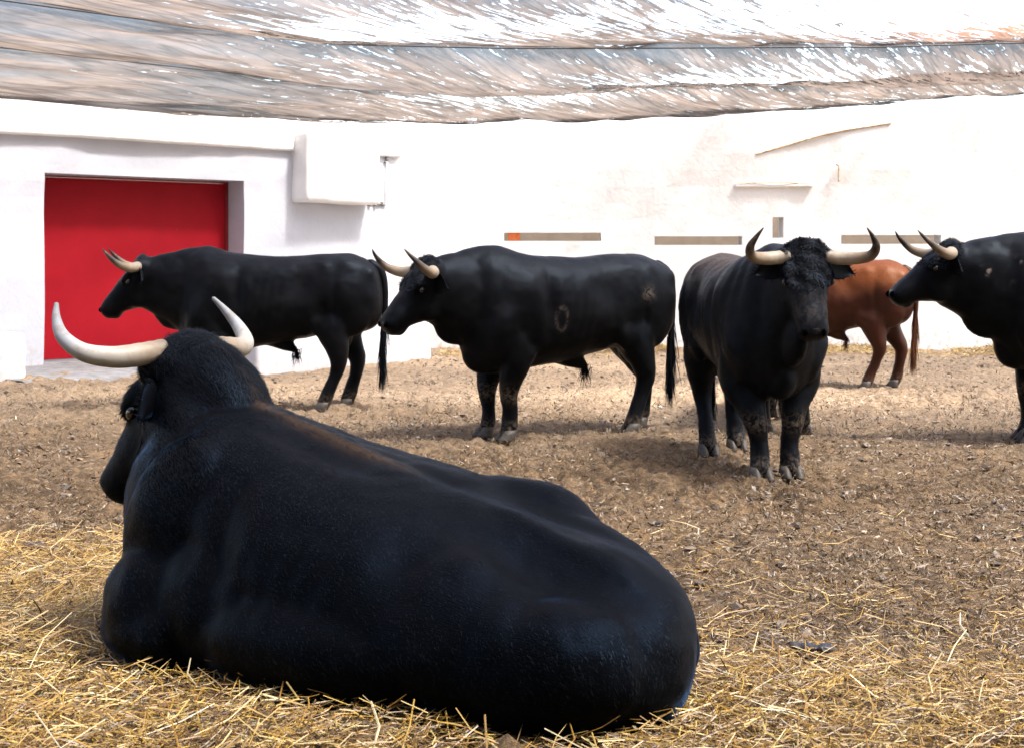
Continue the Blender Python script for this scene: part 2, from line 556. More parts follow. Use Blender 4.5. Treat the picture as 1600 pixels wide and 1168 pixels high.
class Soup:
    """closed shells that are fused by a voxel remesh into one skin"""
    def __init__(self):
        self.v, self.f = [], []

    def add(self, V, F):
        o = len(self.v)
        self.v += [tuple(p) for p in V]
        self.f += [tuple(i + o for i in q) for q in F]

    def rings(self, R):
        """list of rings, each (m,3), capped at both ends"""
        m = len(R[0]); V = [p for r in R for p in r]; F = []
        for i in range(len(R) - 1):
            for j in range(m):
                F.append((i * m + j, i * m + (j + 1) % m, (i + 1) * m + (j + 1) % m, (i + 1) * m + j))
        a = len(V); V.append(np.mean(R[0], 0)); V.append(np.mean(R[-1], 0))
        for j in range(m):
            F.append((a, (j + 1) % m, j))
            e = (len(R) - 1) * m
            F.append((a + 1, e + j, e + (j + 1) % m))
        self.add(V, F)

    def tube(self, P, m=16, n=None, flat=None):
        """P: (x,y,z,r) rows (optionally flat = lateral scale)"""
        P = np.asarray(P, float)
        C = catmull(P, n or len(P) * 6)
        pts, rr = C[:, :3], np.maximum(C[:, 3], 0.003)
        T = np.gradient(pts, axis=0); T /= np.linalg.norm(T, axis=1)[:, None]
        R = []
        ref = np.array((0, 1.0, 0))
        for p, t, r in zip(pts, T, rr):
            a = ref - t * np.dot(ref, t)
            if np.linalg.norm(a) < 0.2:
                a = np.array((1.0, 0, 0)) - t * t[0]
            a /= np.linalg.norm(a); b = np.cross(t, a)
            ph = np.linspace(0, 2 * np.pi, m, endpoint=False)
            la = 1.0 if flat is None else flat
            R.append(p + r * (la * np.cos(ph)[:, None] * a + np.sin(ph)[:, None] * b))
        # rounded ends
        def capr(p, t, ring, r, s):
            out = []
            for k in (0.5, 0.87):
                out.append(p + (ring - p) * math.sqrt(1 - k * k) + t * r * k * s)
            return out
        R = capr(pts[0], T[0], R[0], rr[0], -1)[::-1] + R + capr(pts[-1], T[-1], R[-1], rr[-1], 1)
        self.rings(R)

    def ell(self, c, r, rot=(0, 0, 0), m=18, n=12):
        Rm = np.array(__import__('mathutils').Euler(rot).to_matrix())
        R = []
        for i in range(1, n):
            th = math.pi * i / n
            ph = np.linspace(0, 2 * np.pi, m, endpoint=False)
            ring = np.stack([np.sin(th) * np.cos(ph) * r[0], np.sin(th) * np.sin(ph) * r[1], np.full(m, math.cos(th) * r[2])], 1)
            R.append(ring @ Rm.T + np.asarray(c))
        self.rings(R)

    def remesh(self, voxel, smooth_it=6, smooth_f=0.5):
        me = bpy.data.meshes.new('tmp')
        me.from_pydata(self.v, [], self.f)
        bm = bmesh.new(); bm.from_mesh(me)
        bmesh.ops.recalc_face_normals(bm, faces=bm.faces)
        bm.to_mesh(me); bm.free()
        o = bpy.data.objects.new('tmp', me)
        COL.objects.link(o)
        r = o.modifiers.new('r', 'REMESH'); r.mode = 'VOXEL'; r.voxel_size = voxel; r.adaptivity = 0.0
        s = o.modifiers.new('s', 'SMOOTH'); s.factor = smooth_f; s.iterations = smooth_it
        dg = bpy.context.evaluated_depsgraph_get()
        res = bpy.data.meshes.new_from_object(o.evaluated_get(dg), depsgraph=dg)
        bpy.data.objects.remove(o)
        bpy.data.meshes.remove(me)
        return res


def egg_ring(c, lat, up, w, ht, hb, m=32, ptop=1.0, roll=0.0):
    """egg section: half width w, height ht above the centre and hb below"""
    ph = np.linspace(0, 2 * np.pi, m, endpoint=False)
    cs, sn = np.cos(ph), np.sin(ph)
    x = w * np.sign(cs) * np.abs(cs) ** np.where(sn > 0, ptop, 0.85)
    z = np.where(sn > 0, ht * np.sign(sn) * np.abs(sn), hb * sn)
    if roll:
        x, z = x * math.cos(roll) - z * math.sin(roll), x * math.sin(roll) + z * math.cos(roll)
    return np.asarray(c) + x[:, None] * lat + z[:, None] * up


# ------------------------------------------------------------------ bulls
HEAD = [  # s along the face, top (n), bottom (n), half width
    (-0.09, -0.03, -0.12, 0.09), (-0.05, 0.015, -0.16, 0.145), (0.02, 0.030, -0.22, 0.163), (0.10, 0.032, -0.30, 0.165),
    (0.18, 0.025, -0.335, 0.155), (0.26, 0.018, -0.310, 0.132), (0.34, 0.012, -0.255, 0.118), (0.41, 0.008, -0.205, 0.110),
    (0.47, 0.004, -0.182, 0.106), (0.52, -0.006, -0.168, 0.104), (0.555, -0.030, -0.145, 0.085), (0.57, -0.055, -0.12, 0.05)]


def head_frame(P, yaw, pitch, roll=0.0):
    h = np.array((math.cos(pitch) * math.cos(yaw), math.cos(pitch) * math.sin(yaw), -math.sin(pitch)))
    n = np.array((math.sin(pitch) * math.cos(yaw), math.sin(pitch) * math.sin(yaw), math.cos(pitch)))
    l = np.cross(n, h)
    if roll:
        n, l = n * math.cos(roll) + l * math.sin(roll), l * math.cos(roll) - n * math.sin(roll)
    return np.asarray(P, float), h, n, l


def add_head(S, fr, k=1.0):
    P, h, n, l = fr
    R = []
    for s, top, bot, w in catmull(HEAD, 34):
        zc = top + (bot - top) * 0.42
        R.append(egg_ring(P + k * (h * s + n * zc), l, n, w * k, (top - zc) * k, (zc - bot) * k, 28, 0.72))
    S.rings(R)
    at = lambda s, nn, ll: P + k * (h * s + n * nn + l * ll)
    eul = Matrix(np.stack([h, l, n], 1).tolist()).to_euler()
    for sg in (-1, 1):
        S.ell(at(0.160, -0.012, sg * 0.130), (0.085 * k, 0.030 * k, 0.030 * k), eul)      # brow
        S.ell(at(0.20, -0.20, sg * 0.085), (0.15 * k, 0.06 * k, 0.12 * k), eul)         # cheek
        S.ell(at(0.515, -0.045, sg * 0.062), (0.045 * k, 0.036 * k, 0.036 * k), eul)     # nostril wing
        S.ell(at(0.02, -0.02, sg * 0.135), (0.05 * k, 0.045 * k, 0.05 * k), eul)         # horn boss
    S.ell(at(-0.02, 0.0, 0), (0.075 * k, 0.13 * k, 0.042 * k), eul)                      # poll tuft
    S.ell(at(0.485, -0.165, 0), (0.055 * k, 0.055 * k, 0.035 * k), eul)                   # chin


def add_neck(S, A, fr, k=1.0, wA=(0.25, 0.36, 0.46), up0=(0, 0, 1), bulge=0.0, wB=(0.135, 0.14, 0.16)):
    """from a shoulder point A to the back of the head"""
    P, h, n, l = fr
    E = P + k * (h * 0.04 - n * 0.13)
    A = np.asarray(A, float)
    hh = np.array((h[0], h[1], 0)); hh /= np.linalg.norm(hh)
    up0 = np.asarray(up0, float)
    B = A + (E - A) * 0.5 + np.array((0, 0, 0.02 + bulge))
    pts = catmull([A, B, E], 16)
    T = np.gradient(pts, axis=0)
    R = []
    for i, (p, t) in enumerate(zip(pts, T)):
        f = i / 15.0
        t = t / np.linalg.norm(t)
        lat = np.array((0, 1.0, 0)) * (1 - f) + l * f; lat = lat - t * np.dot(lat, t); lat /= np.linalg.norm(lat)
        up = np.cross(t, lat)
        g = f ** 0.9
        w = wA[0] * (1 - g) + wB[0] * g
        ht = wA[1] * (1 - g) + wB[1] * g
        hb = wA[2] * (1 - g) + wB[2] * g
        R.append(egg_ring(p, lat, up, w, ht, hb, 30, 0.9))
    for q in (0.35, 0.65, 0.85, 0.96):
        R.append(p + (R[15] - p) * math.sqrt(1 - q * q) + t * q * 0.05)
    S.rings(R)


TORSO = [  # x, top, bottom, half width
    (-0.985, 1.16, 0.92, 0.07), (-0.95, 1.285, 0.80, 0.17), (-0.86, 1.365, 0.72, 0.255), (-0.70, 1.415, 0.69, 0.300),
    (-0.50, 1.430, 0.685, 0.305), (-0.25, 1.415, 0.635, 0.325), (0.0, 1.41, 0.585, 0.350), (0.25, 1.425, 0.545, 0.355),
    (0.45, 1.460, 0.515, 0.335), (0.58, 1.475, 0.505, 0.300), (0.68, 1.455, 0.56, 0.255), (0.76, 1.41, 0.66, 0.19), (0.82, 1.34, 0.78, 0.10)]


def finish_body(me, parent, mat, dents, tint=None, dust=None, rough=0.004, seed=1, scar=None, folds=None):
    n = len(me.vertices)
    V = np.empty(n * 3, np.float32); me.vertices.foreach_get('co', V); V = V.reshape(-1, 3).astype(float)
    Nn = np.empty(n * 3, np.float32); me.vertices.foreach_get('normal', Nn); Nn = Nn.reshape(-1, 3)
    for c, r, d in dents:
        q = np.asarray(r, float) * np.ones(3)
        w = np.exp(-(((V - np.asarray(c)) / q) ** 2).sum(1))
        V += w[:, None] * np.asarray(d)
    nz = fbm(V[:, 0] * 5, V[:, 1] * 5, V[:, 2] * 5, oct=3, seed=seed)
    if folds is not None:
        nz = nz + folds(V) / rough
    V += Nn * (nz * rough)[:, None]
    me.vertices.foreach_set('co', V.astype(np.float32).ravel())
    me.update()
    me.polygons.foreach_set('use_smooth', [True] * len(me.polygons))
    set_attr(me, 'tint', tint(V, Nn) if tint else np.zeros(n))
    set_attr(me, 'dust', dust(V, Nn) if dust else np.zeros(n))
    set_attr(me, 'scar', scar(V, Nn) if scar else np.zeros(n))
    me.materials.clear(); me.materials.append(mat)
    o = bpy.data.objects.new('body', me)
    me.name = 'body'
    COL.objects.link(o)
    o.parent = parent
    return o


HORN = [(0.115, -0.01, 0.0, 0.046), (0.20, 0.01, -0.012, 0.045), (0.28, 0.06, -0.016, 0.040), (0.335, 0.135, 0.010, 0.032),
        (0.350, 0.200, 0.060, 0.023), (0.330, 0.255, 0.115, 0.013), (0.305, 0.285, 0.155, 0.004)]


def add_horns(parent, fr, mat, k=1.0, shape=HORN, fwd=None):
    """horn path in (out, forward, up) about the poll"""
    P, h, n, l = fr
    f = np.array((h[0], h[1], 0.0)) if fwd is None else np.asarray(fwd, float)
    f /= np.linalg.norm(f)
    u = np.cross(f, l); u /= np.linalg.norm(u)
    if u[2] < 0: u = -u
    f = np.cross(l, u); 
    for sg in (-1, 1):
        pts = np.array([tuple(P + k * (l * sg * o + f * fo + u * up + h * 0.03 - n * 0.02)) + (r * k,) for o, fo, up, r in shape])
        C = catmull(pts, 40)
        c3, rr = C[:, :3], np.maximum(C[:, 3], 0.003)
        T = np.gradient(c3, axis=0); T /= np.linalg.norm(T, axis=1)[:, None]
        m = 18; V = []; F = []
        a = u - T[0] * np.dot(u, T[0]); a /= np.linalg.norm(a)
        for i in range(len(c3)):
            a = a - T[i] * np.dot(a, T[i]); a /= np.linalg.norm(a)
            b = np.cross(T[i], a)
            wob = 1 + 0.03 * math.sin(i * 1.9) * max(0, 1 - i / 14)
            for j in range(m):
                p = 2 * math.pi * j / m
                V.append(c3[i] + rr[i] * wob * (a * math.cos(p) + b * math.sin(p)))
        for i in range(len(c3) - 1):
            for j in range(m):
                F.append((i * m + j, i * m + (j + 1) % m, (i + 1) * m + (j + 1) % m, (i + 1) * m + j))
        V.append(c3[-1] + T[-1] * 0.006); V.append(c3[0])
        e = (len(c3) - 1) * m
        for j in range(m):
            F.append((len(V) - 2, e + (j + 1) % m, e + j)[::-1])
            F.append((len(V) - 1, j, (j + 1) % m)[::-1])
        o = mesh_obj('horn', V, F, mat, parent)
        al = np.concatenate([np.repeat(np.linspace(0, 1, len(c3)), m), [1, 0]])
        set_attr(o.data, 'along', al)


def add_ears(parent, fr, mat, k=1.0, droop=0.25, back=0.2, size=1.2):
    P, h, n, l = fr
    Z = np.array((0, 0, 1.0))
    for sg in (-1, 1):
        root = P + k * (h * 0.055 - n * 0.085 + l * sg * 0.125)
        d = l * sg - Z * droop - h * 0.0 - n * back; d /= np.linalg.norm(d)
        wv = np.cross(d, np.cross(Z, d)); wv /= np.linalg.norm(wv)         # roughly vertical
        cv = np.cross(d, wv)
        if np.dot(cv, h) < 0: cv = -cv
        L = 0.175 * k * size
        rows, m = 14, 12
        V, F = [], []
        for i in range(rows):
            t = i / (rows - 1)
            w = 0.058 * k * size * (0.42 + 1.25 * t * (1 - t) * 2.1) * (1 - t ** 3.2) ** 0.8 + 0.0015
            for j in range(m):
                p = 2 * math.pi * j / m
                a, b = math.cos(p), math.sin(p)
                thick = (0.011 * (1 - 0.7 * t) + 0.002)
                cup = 0.028 * k * (a * a) * (1 - t * 0.5)
                V.append(root + d * L * t + wv * w * a + cv * (thick * b + cup - 0.01 * k + 0.012 * t))
            # next
        for i in range(rows - 1):
            for j in range(m):
                F.append((i * m + j, i * m + (j + 1) % m, (i + 1) * m + (j + 1) % m, (i + 1) * m + j))
        F.append(tuple(range(m))[::-1]); F.append(tuple((rows - 1) * m + j for j in range(m)))
        o = mesh_obj('ear', V, F, mat, parent)
        # ragged hair along the rim of the ear
        HV, HF = [], []
        for q in range(70):
            i = random.randint(2, rows - 1); t = i / (rows - 1)
            j = random.choice((0, 1, m - 1, m // 2, m // 2 - 1, m // 2 + 1)) if t < .95 else random.randint(0, m - 1)
            p = np.array(V[i * m + j]); out = d * 0.8 + wv * (math.cos(2 * math.pi * j / m)) * 0.8 + cv * random.uniform(-.4, .4)
            out = out / np.linalg.norm(out); ln = random.uniform(0.012, 0.035) * k
            s = np.cross(out, cv); s = s / (np.linalg.norm(s) + 1e-9) * 0.003
            b0 = len(HV); HV += [p - s, p + s, p + out * ln]; HF.append((b0, b0 + 1, b0 + 2))
        tag(mesh_obj('ear_hair', HV, HF, M['hair_brown'] if mat is M['brown'] else M['hair_black'], o), kind='stuff')


def uv_ball(name, c, r, rot, mat, parent, m=16, n=10):
    S = Soup(); S.ell(c, r, rot, m, n)
    return mesh_obj(name, S.v, S.f, mat, parent)


def add_face(parent, fr, k=1.0, body=None, nose_mat=None):
    P, h, n, l = fr
    at = lambda s, nn, ll: P + k * (h * s + n * nn + l * ll)
    eul = Matrix(np.stack([h, l, n], 1).tolist()).to_euler()
    for sg in (-1, 1):
        uv_ball('eye', at(0.190, -0.052, sg * 0.150), (0.025 * k, 0.018 * k, 0.019 * k), eul, M['eye'], parent)
        uv_ball('nostril', at(0.540, -0.030, sg * 0.058), (0.026 * k, 0.016 * k, 0.022 * k), eul, M['nostril'], parent, 12, 8)
    # bare wet pad across the muzzle
    S = Soup()
    S.ell(at(0.517, -0.062, 0), (0.046 * k, 0.084 * k, 0.056 * k), eul, 20, 14)
    mesh_obj('muzzle', S.v, S.f, M['nose'], parent)


def add_hoof(parent, c, yaw, k=1.0):
    """cloven hoof, toe forward, resting at c (ground point under the fetlock)"""
    r = empty_part('hoof', parent)
    V, F = [], []
    for sg in (-1, 1):
        b0 = len(V)
        rows = [(0.0, 0.085, 0.042), (0.02, 0.083, 0.042), (0.055, 0.060, 0.037), (0.085, 0.040, 0.030)]
        m = 12
        for z, ln, w in rows:
            for j in range(m):
                p = 2 * math.pi * j / m
                cx, sy = math.cos(p), math.sin(p)
                x = 0.01 + (ln if cx > 0 else 0.052) * cx - z * 0.25
                y = sg * 0.040 + w * sy * (1 - 0.35 * max(0, cx))
                V.append((x * k, y * k, z * k))
        for i in range(len(rows) - 1):
            for j in range(m):
                F.append((b0 + i * m + j, b0 + i * m + (j + 1) % m, b0 + (i + 1) * m + (j + 1) % m, b0 + (i + 1) * m + j))
        F.append(tuple(b0 + j for j in range(m))[::-1]); F.append(tuple(b0 + (len(rows) - 1) * m + j for j in range(m)))
    cy, sy = math.cos(yaw), math.sin(yaw)
    V = [(c[0] + x * cy - y * sy, c[1] + x * sy + y * cy, c[2] + z) for x, y, z in V]
    return mesh_obj('hoof', V, F, M['hoof'], parent)


def empty_part(name, parent):
    return None


def strands(name, roots, dirs, lens, width, mat, parent, droop=0.3, tint=None, seg=2, rng=RNG, norms=None):
    """tapered flat strands: roots (n,3), dirs (n,3) unit"""
    roots = np.asarray(roots, float); dirs = np.asarray(dirs, float); n = len(roots)
    lens = np.asarray(lens, float).reshape(-1, 1) * np.ones((n, 1))
    side = np.cross(dirs, rng.normal(size=(n, 3)) if norms is None else norms + 0.12 * rng.normal(size=(n, 3))); side /= np.linalg.norm(side, axis=1)[:, None] + 1e-9
    down = np.array((0, 0, -1.0))
    wd = np.asarray(width, float).reshape(-1, 1) * np.ones((n, 1))
    mid = roots + dirs * lens * 0.55 + down * lens * droop * 0.15
    tip = roots + dirs * lens + down * lens * droop * 0.55
    V = np.stack([roots - side * wd / 2, roots + side * wd / 2, mid + side * wd * 0.4, mid - side * wd * 0.4, tip], 1).reshape(-1, 3)
    i = np.arange(n)[:, None] * 5
    F = np.concatenate([i + np.array([[0, 1, 2]]), i + np.array([[0, 2, 3]]), i + np.array([[3, 2, 4]])], 0)
    o = fast_mesh(name, V, F, mat, parent, True)
    if tint is not None:
        set_attr(o.data, 'tint', np.repeat(tint, 5))
    return o


def add_tail(parent, pts, mat, hair, tuft_len=0.5, n=420, spread=0.035, tuft_start=0.62):
    """pts: path (x,y,z,r); the tuft hangs from the last third"""
    S = Soup(); S.tube(pts, 12, 40)
    t = mesh_obj('tail', S.v, S.f, mat, parent)
    set_attr(t.data, 'tint', np.zeros(len(S.v))); set_attr(t.data, 'dust', np.zeros(len(S.v)))
    C = catmull(np.asarray(pts, float), 60)[:, :3]
    i0 = int(60 * tuft_start)
    idx = RNG.integers(i0, 60, n)
    roots = C[idx] + RNG.normal(size=(n, 3)) * (0.008, 0.008, 0.004)
    d = RNG.normal(size=(n, 3)) * (spread * 2.2, spread * 2.2, 0.03) + np.array((0, 0, -1.0))
    d /= np.linalg.norm(d, axis=1)[:, None]
    ln = tuft_len * RNG.uniform(0.35, 1.0, n)
    zmax = roots[:, 2] - 0.03
    strands('tail_tuft', roots, d, np.minimum(ln, np.maximum(zmax / 1.5, 0.03)), 0.007, hair, t, 0.25)


def add_sheath_tuft(parent, p, hair, n=70, L=0.16):
    roots = np.asarray(p) + RNG.normal(size=(n, 3)) * (0.02, 0.012, 0.02)
    d = RNG.normal(size=(n, 3)) * (0.22, 0.18, 0.1) + np.array((0.05, 0, -1.0))
    d /= np.linalg.norm(d, axis=1)[:, None]
    strands('belly_tuft', roots, d, L * RNG.uniform(0.4, 1, n), 0.006, hair, parent, 0.1)


def coat_hair(name, body, parent_body, count, L, width, hair, flow, lift=0.22, keep=None, lens_fn=None, seed=5):
    """short lying hairs rooted on the body surface"""
    me = body.data
    rng = np.random.default_rng(seed)
    n = len(me.vertices)
    V = np.empty(n * 3, np.float32); me.vertices.foreach_get('co', V); V = V.reshape(-1, 3).astype(float)
    Nn = np.empty(n * 3, np.float32); me.vertices.foreach_get('normal', Nn); Nn = Nn.reshape(-1, 3).astype(float)
    q = np.array([p.vertices[:] if len(p.vertices) == 4 else (*p.vertices[:], p.vertices[0]) for p in me.polygons])
    area = np.empty(len(me.polygons), np.float32); me.polygons.foreach_get('area', area)
    cen = V[q].mean(1)
    w = area.astype(float)
    if keep is not None:
        w = w * keep(cen)
    w /= w.sum()
    pick = rng.choice(len(q), count, p=w)
    u = rng.random((count, 4)); u /= u.sum(1)[:, None]
    P = (V[q[pick]] * u[:, :, None]).sum(1)
    Nm = (Nn[q[pick]] * u[:, :, None]).sum(1); Nm /= np.linalg.norm(Nm, axis=1)[:, None] + 1e-9
    f = flow(P) + rng.normal(size=(count, 3)) * 0.22
    f = f - Nm * (f * Nm).sum(1)[:, None]
    f /= np.linalg.norm(f, axis=1)[:, None] + 1e-9
    d = f + Nm * (lift * rng.uniform(0.4, 1.4, count))[:, None]
    d /= np.linalg.norm(d, axis=1)[:, None]
    ln = L * rng.uniform(0.5, 1.2, count)
    if lens_fn is not None:
        ln = ln * lens_fn(P)
    t = np.empty(n, np.float32); me.attributes['tint'].data.foreach_get('value', t)
    return strands(name, P - Nm * 0.002, d, ln, width, hair, parent_body, 0.05, t[q[pick, 0]], rng=rng, norms=Nm)


def standing_bull(label, loc, yaw_deg, coat='black_dusty', hair='hair_black', horn='horn', scale=1.0, xs=1.0,
                  poll=(1.17, 0.0, 1.36), head_yaw=0.0, head_pitch=47.0, legs=None, voxel=0.015,
                  tail='hang', tint=None, group='black bulls standing in the yard', fur=0, torso_edit=None,
                  dents=(), horn_shape=HORN, ear=(0.25, 0.2), head_k=1.0, sheath=True, hump=1.0, scar=None, folds=None, fw=0.135, hw=0.16, forelock=0, face_dust=0.0):
    root = empty('bull', (loc[0], loc[1], loc[2] if len(loc) > 2 else 0.0), rad(yaw_deg))
    root.scale = (scale, scale, scale)
    tag(root, label, 'bull', group)
    S = Soup()
    Y1, Z1 = np.array((0, 1.0, 0)), np.array((0, 0, 1.0))
    R = []
    for x, top, bot, w in catmull(TORSO, 56):
        zc = bot + (top - bot) * 0.50
        R.append(egg_ring((x * xs, 0, zc), Y1, Z1, w, top - zc, zc - bot, 36, 0.86))
    S.rings(R)
    fr = head_frame(poll, rad(head_yaw), rad(head_pitch))
    add_neck(S, (0.48 * xs, 0, 1.02), fr, 1.0, (0.27, 0.41, 0.44), wB=(0.155, 0.17, 0.30))
    add_head(S, fr, head_k)
    # morrillo crest, shoulders, brisket, haunches
    S.ell((0.60 * xs, 0, 1.33), (0.36, 0.15, 0.15 * hump), (0, 0.02, 0))
    mid = np.array((0.62 * xs, 0, 1.30)) * 0.5 + np.asarray(poll) * 0.5
    S.ell((mid[0], mid[1], mid[2] - 0.02), (0.26, 0.13, 0.13), (0, 0.18, rad(head_yaw) * 0.5))
    S.ell((0.62 * xs, 0, 0.70), (0.17, 0.12, 0.20), (0, -0.35, 0))
    S.ell((0.83 * xs, mid[1] * 0.6, 0.93), (0.20, 0.085, 0.20), (0, 0.75, 0))
    lg = dict(fl=0.0, fr=0.0, hl=0.0, hr=0.0)
    lg.update(legs or {})
    feet = []
    for sg, key in ((1, 'fl'), (-1, 'fr')):
        o = lg[key]
        S.ell((0.50 * xs, sg * 0.20, 0.92), (0.21, 0.13, 0.33), (0, -0.18, 0))
        x0 = 0.46 * xs
        S.tube([(x0 + 0.02, sg * 0.18, 0.90, 0.145), (x0 - 0.02, sg * 0.205, 0.64, 0.130), (x0 + 0.02 + o * 0.4, sg * (fw + 0.045), 0.48, 0.098),
                (x0 + 0.04 + o * 0.7, sg * (fw + 0.02), 0.355, 0.076), (x0 + 0.03 + o * 0.85, sg * (fw + 0.005), 0.24, 0.060), (x0 + 0.03 + o, sg * fw, 0.125, 0.064),
                (x0 + 0.05 + o, sg * fw, 0.065, 0.064)], 18)
        feet.append((x0 + 0.06 + o, sg * fw))
    for sg, key in ((1, 'hl'), (-1, 'hr')):
        o = lg[key]
        x0 = -0.72 * xs
        S.ell((x0 + 0.04, sg * 0.155, 1.02), (0.25, 0.14, 0.36), (0, 0.15, 0))
        S.ell((x0 + 0.24, sg * 0.21, 0.84), (0.15, 0.07, 0.20), (0, 0.35, 0))
        S.tube([(x0 + 0.10 + o * 0.1, sg * 0.10, 0.98, 0.150), (x0 + 0.08 + o * 0.3, sg * 0.150, 0.74, 0.160), (x0 - 0.01 + o * 0.55, sg * (hw + 0.02), 0.57, 0.108),
                (x0 - 0.075 + o * 0.75, sg * (hw + 0.01), 0.445, 0.080), (x0 - 0.065 + o * 0.85, sg * hw, 0.32, 0.060), (x0 - 0.04 + o * 0.95, sg * hw, 0.21, 0.058),
                (x0 - 0.02 + o, sg * hw, 0.125, 0.063), (x0 + 0.005 + o, sg * hw, 0.065, 0.064)], 18)
        feet.append((x0 + 0.015 + o, sg * hw))
    if sheath:
        S.tube([(-0.02, 0, 0.66, 0.10), (-0.14, 0, 0.60, 0.075), (-0.24, 0, 0.535, 0.034)], 14)
    S.ell((x0 + 0.10, 0, 0.68), (0.10, 0.085, 0.14))
    me = S.remesh(voxel, int(14 * (0.014 / voxel) ** 1.2))
    base_dents = []
    for q in (1, -1):
        base_dents += [((-0.30 * xs, q * 0.36, 1.14), (0.13, 0.14, 0.15), (0, -q * 0.045, 0)),       # flank hollow
                       ((-0.50 * xs, q * 0.27, 1.36), (0.07, 0.06, 0.07), (0, q * 0.030, 0.022)),     # hip bone
                       ((-0.88 * xs, q * 0.16, 1.24), (0.06, 0.06, 0.07), (-0.02, q * 0.02, 0.01)),   # pin bone
                       ((0.22 * xs, q * 0.36, 1.02), (0.055, 0.14, 0.30), (0, -q * 0.036, 0)),        # behind the shoulder
                       ((0.38 * xs, q * 0.30, 1.20), (0.10, 0.10, 0.12), (0, q * 0.022, 0)),          # shoulder blade
                       ((0.58 * xs, q * 0.26, 0.86), (0.08, 0.10, 0.10), (0.01, q * 0.024, 0)),       # point of the shoulder
                       ((0.34 * xs, q * 0.28, 0.66), (0.05, 0.08, 0.06), (-0.02, q * 0.016, 0)),      # elbow
                       ((-0.60 * xs, q * 0.30, 0.98), (0.035, 0.10, 0.20), (0, -q * 0.020, 0)),       # thigh groove
                       ((-0.44 * xs, q * 0.26, 0.80), (0.07, 0.08, 0.08), (0.02, q * 0.022, 0)),      # stifle
                       ((-0.34 * xs, q * 0.20, 0.70), (0.08, 0.08, 0.05), (0, 0, -0.020))]            # flank fold
    base_dents += [((-0.15 * xs, 0, 1.42), (0.28, 0.10, 0.08), (0, 0, -0.014)), ((-0.72 * xs, 0, 1.43), (0.12, 0.05, 0.06), (0, 0, 0.014)),
                   ((0.52 * xs, 0, 1.47), (0.16, 0.10, 0.08), (0, 0, 0.018 * hump))]
    own_folds = folds

    def ribs(V):
        w = sstep(-0.22, -0.1, V[:, 0]) * (1 - sstep(0.12, 0.22, V[:, 0])) * sstep(0.2, 0.3, np.abs(V[:, 1])) * np.exp(-((V[:, 2] - 0.98) / 0.2) ** 2)
        r = 0.0025 * w * np.sin(V[:, 0] * 75 + V[:, 2] * 14)
        return r + (own_folds(V) if own_folds is not None else 0)
    folds = ribs

    def dustf(V, Nn):
        d = np.exp(-((V[:, 2] - 0.36) / 0.06) ** 2) * 0.55 * (V[:, 0] > 0) + 0.6 * (1 - sstep(0.06, 0.20, V[:, 2]))
        fd = V @ fr[1] - fr[0] @ fr[1]; fn = (V - fr[0]) @ fr[2]
        d = d + face_dust * np.exp(-((fd - 0.38) / 0.10) ** 2) * (fn > -0.08) * (np.linalg.norm(V - fr[0], axis=1) < 0.62)
        return np.clip(d, 0, 1)
    body = finish_body(me, root, M[coat], list(base_dents) + list(dents), tint, dustf, 0.008, seed=int(abs(loc[0] * 10)), scar=scar, folds=folds)
    add_horns(root, fr, M[horn], head_k, horn_shape)
    add_ears(root, fr, M[coat], head_k, *ear)
    add_face(root, fr, head_k)
    for fx, fy in feet:
        add_hoof(root, (fx, fy, 0.0), 0.0)
    if tail == 'hang':
        add_tail(root, [(-0.88 * xs, 0, 1.325, 0.050), (-0.955 * xs, 0, 1.27, 0.046), (-0.995 * xs, 0.0, 1.15, 0.036), (-1.005 * xs, 0.01, 0.92, 0.028),
                        (-0.985 * xs, 0.015, 0.68, 0.022), (-0.975 * xs, 0.02, 0.46, 0.016)], M[coat], M[hair], 0.45)
    if sheath:
        add_sheath_tuft(body, (-0.245, 0, 0.53), M[hair])
    if fur:
        h = fr[1]; Pp = fr[0]

        def flow(P):
            f = np.tile(np.array((-0.75, 0, -0.6)), (len(P), 1))
            hd = np.linalg.norm(P - (Pp + h * 0.25), axis=1) < 0.34
            f[hd] = h + RNG.normal(size=(hd.sum(), 3)) * 0.5
            return f
        coat_hair('coat', body, body, fur, 0.028, 0.0028, M[hair], flow, 0.16, seed=3)
    if forelock:
        h = fr[1]; Pp = fr[0]
        rg = np.random.default_rng(8)

        def curl(P):
            return 0.5 * h + np.stack([np.sin(P[:, 1] * 70 + P[:, 2] * 20), np.cos(P[:, 1] * 55), np.sin(P[:, 2] * 60 + P[:, 1] * 30)], 1)
        coat_hair('forelock', body, body, forelock, 0.030, 0.0045, M['hair_curl'], curl, 0.55, seed=6,
                  keep=lambda c: (np.linalg.norm(c - (Pp + h * 0.07 + fr[2] * 0.02), axis=1) < 0.19) * 1.0 + 1e-9)
    return root, body, fr


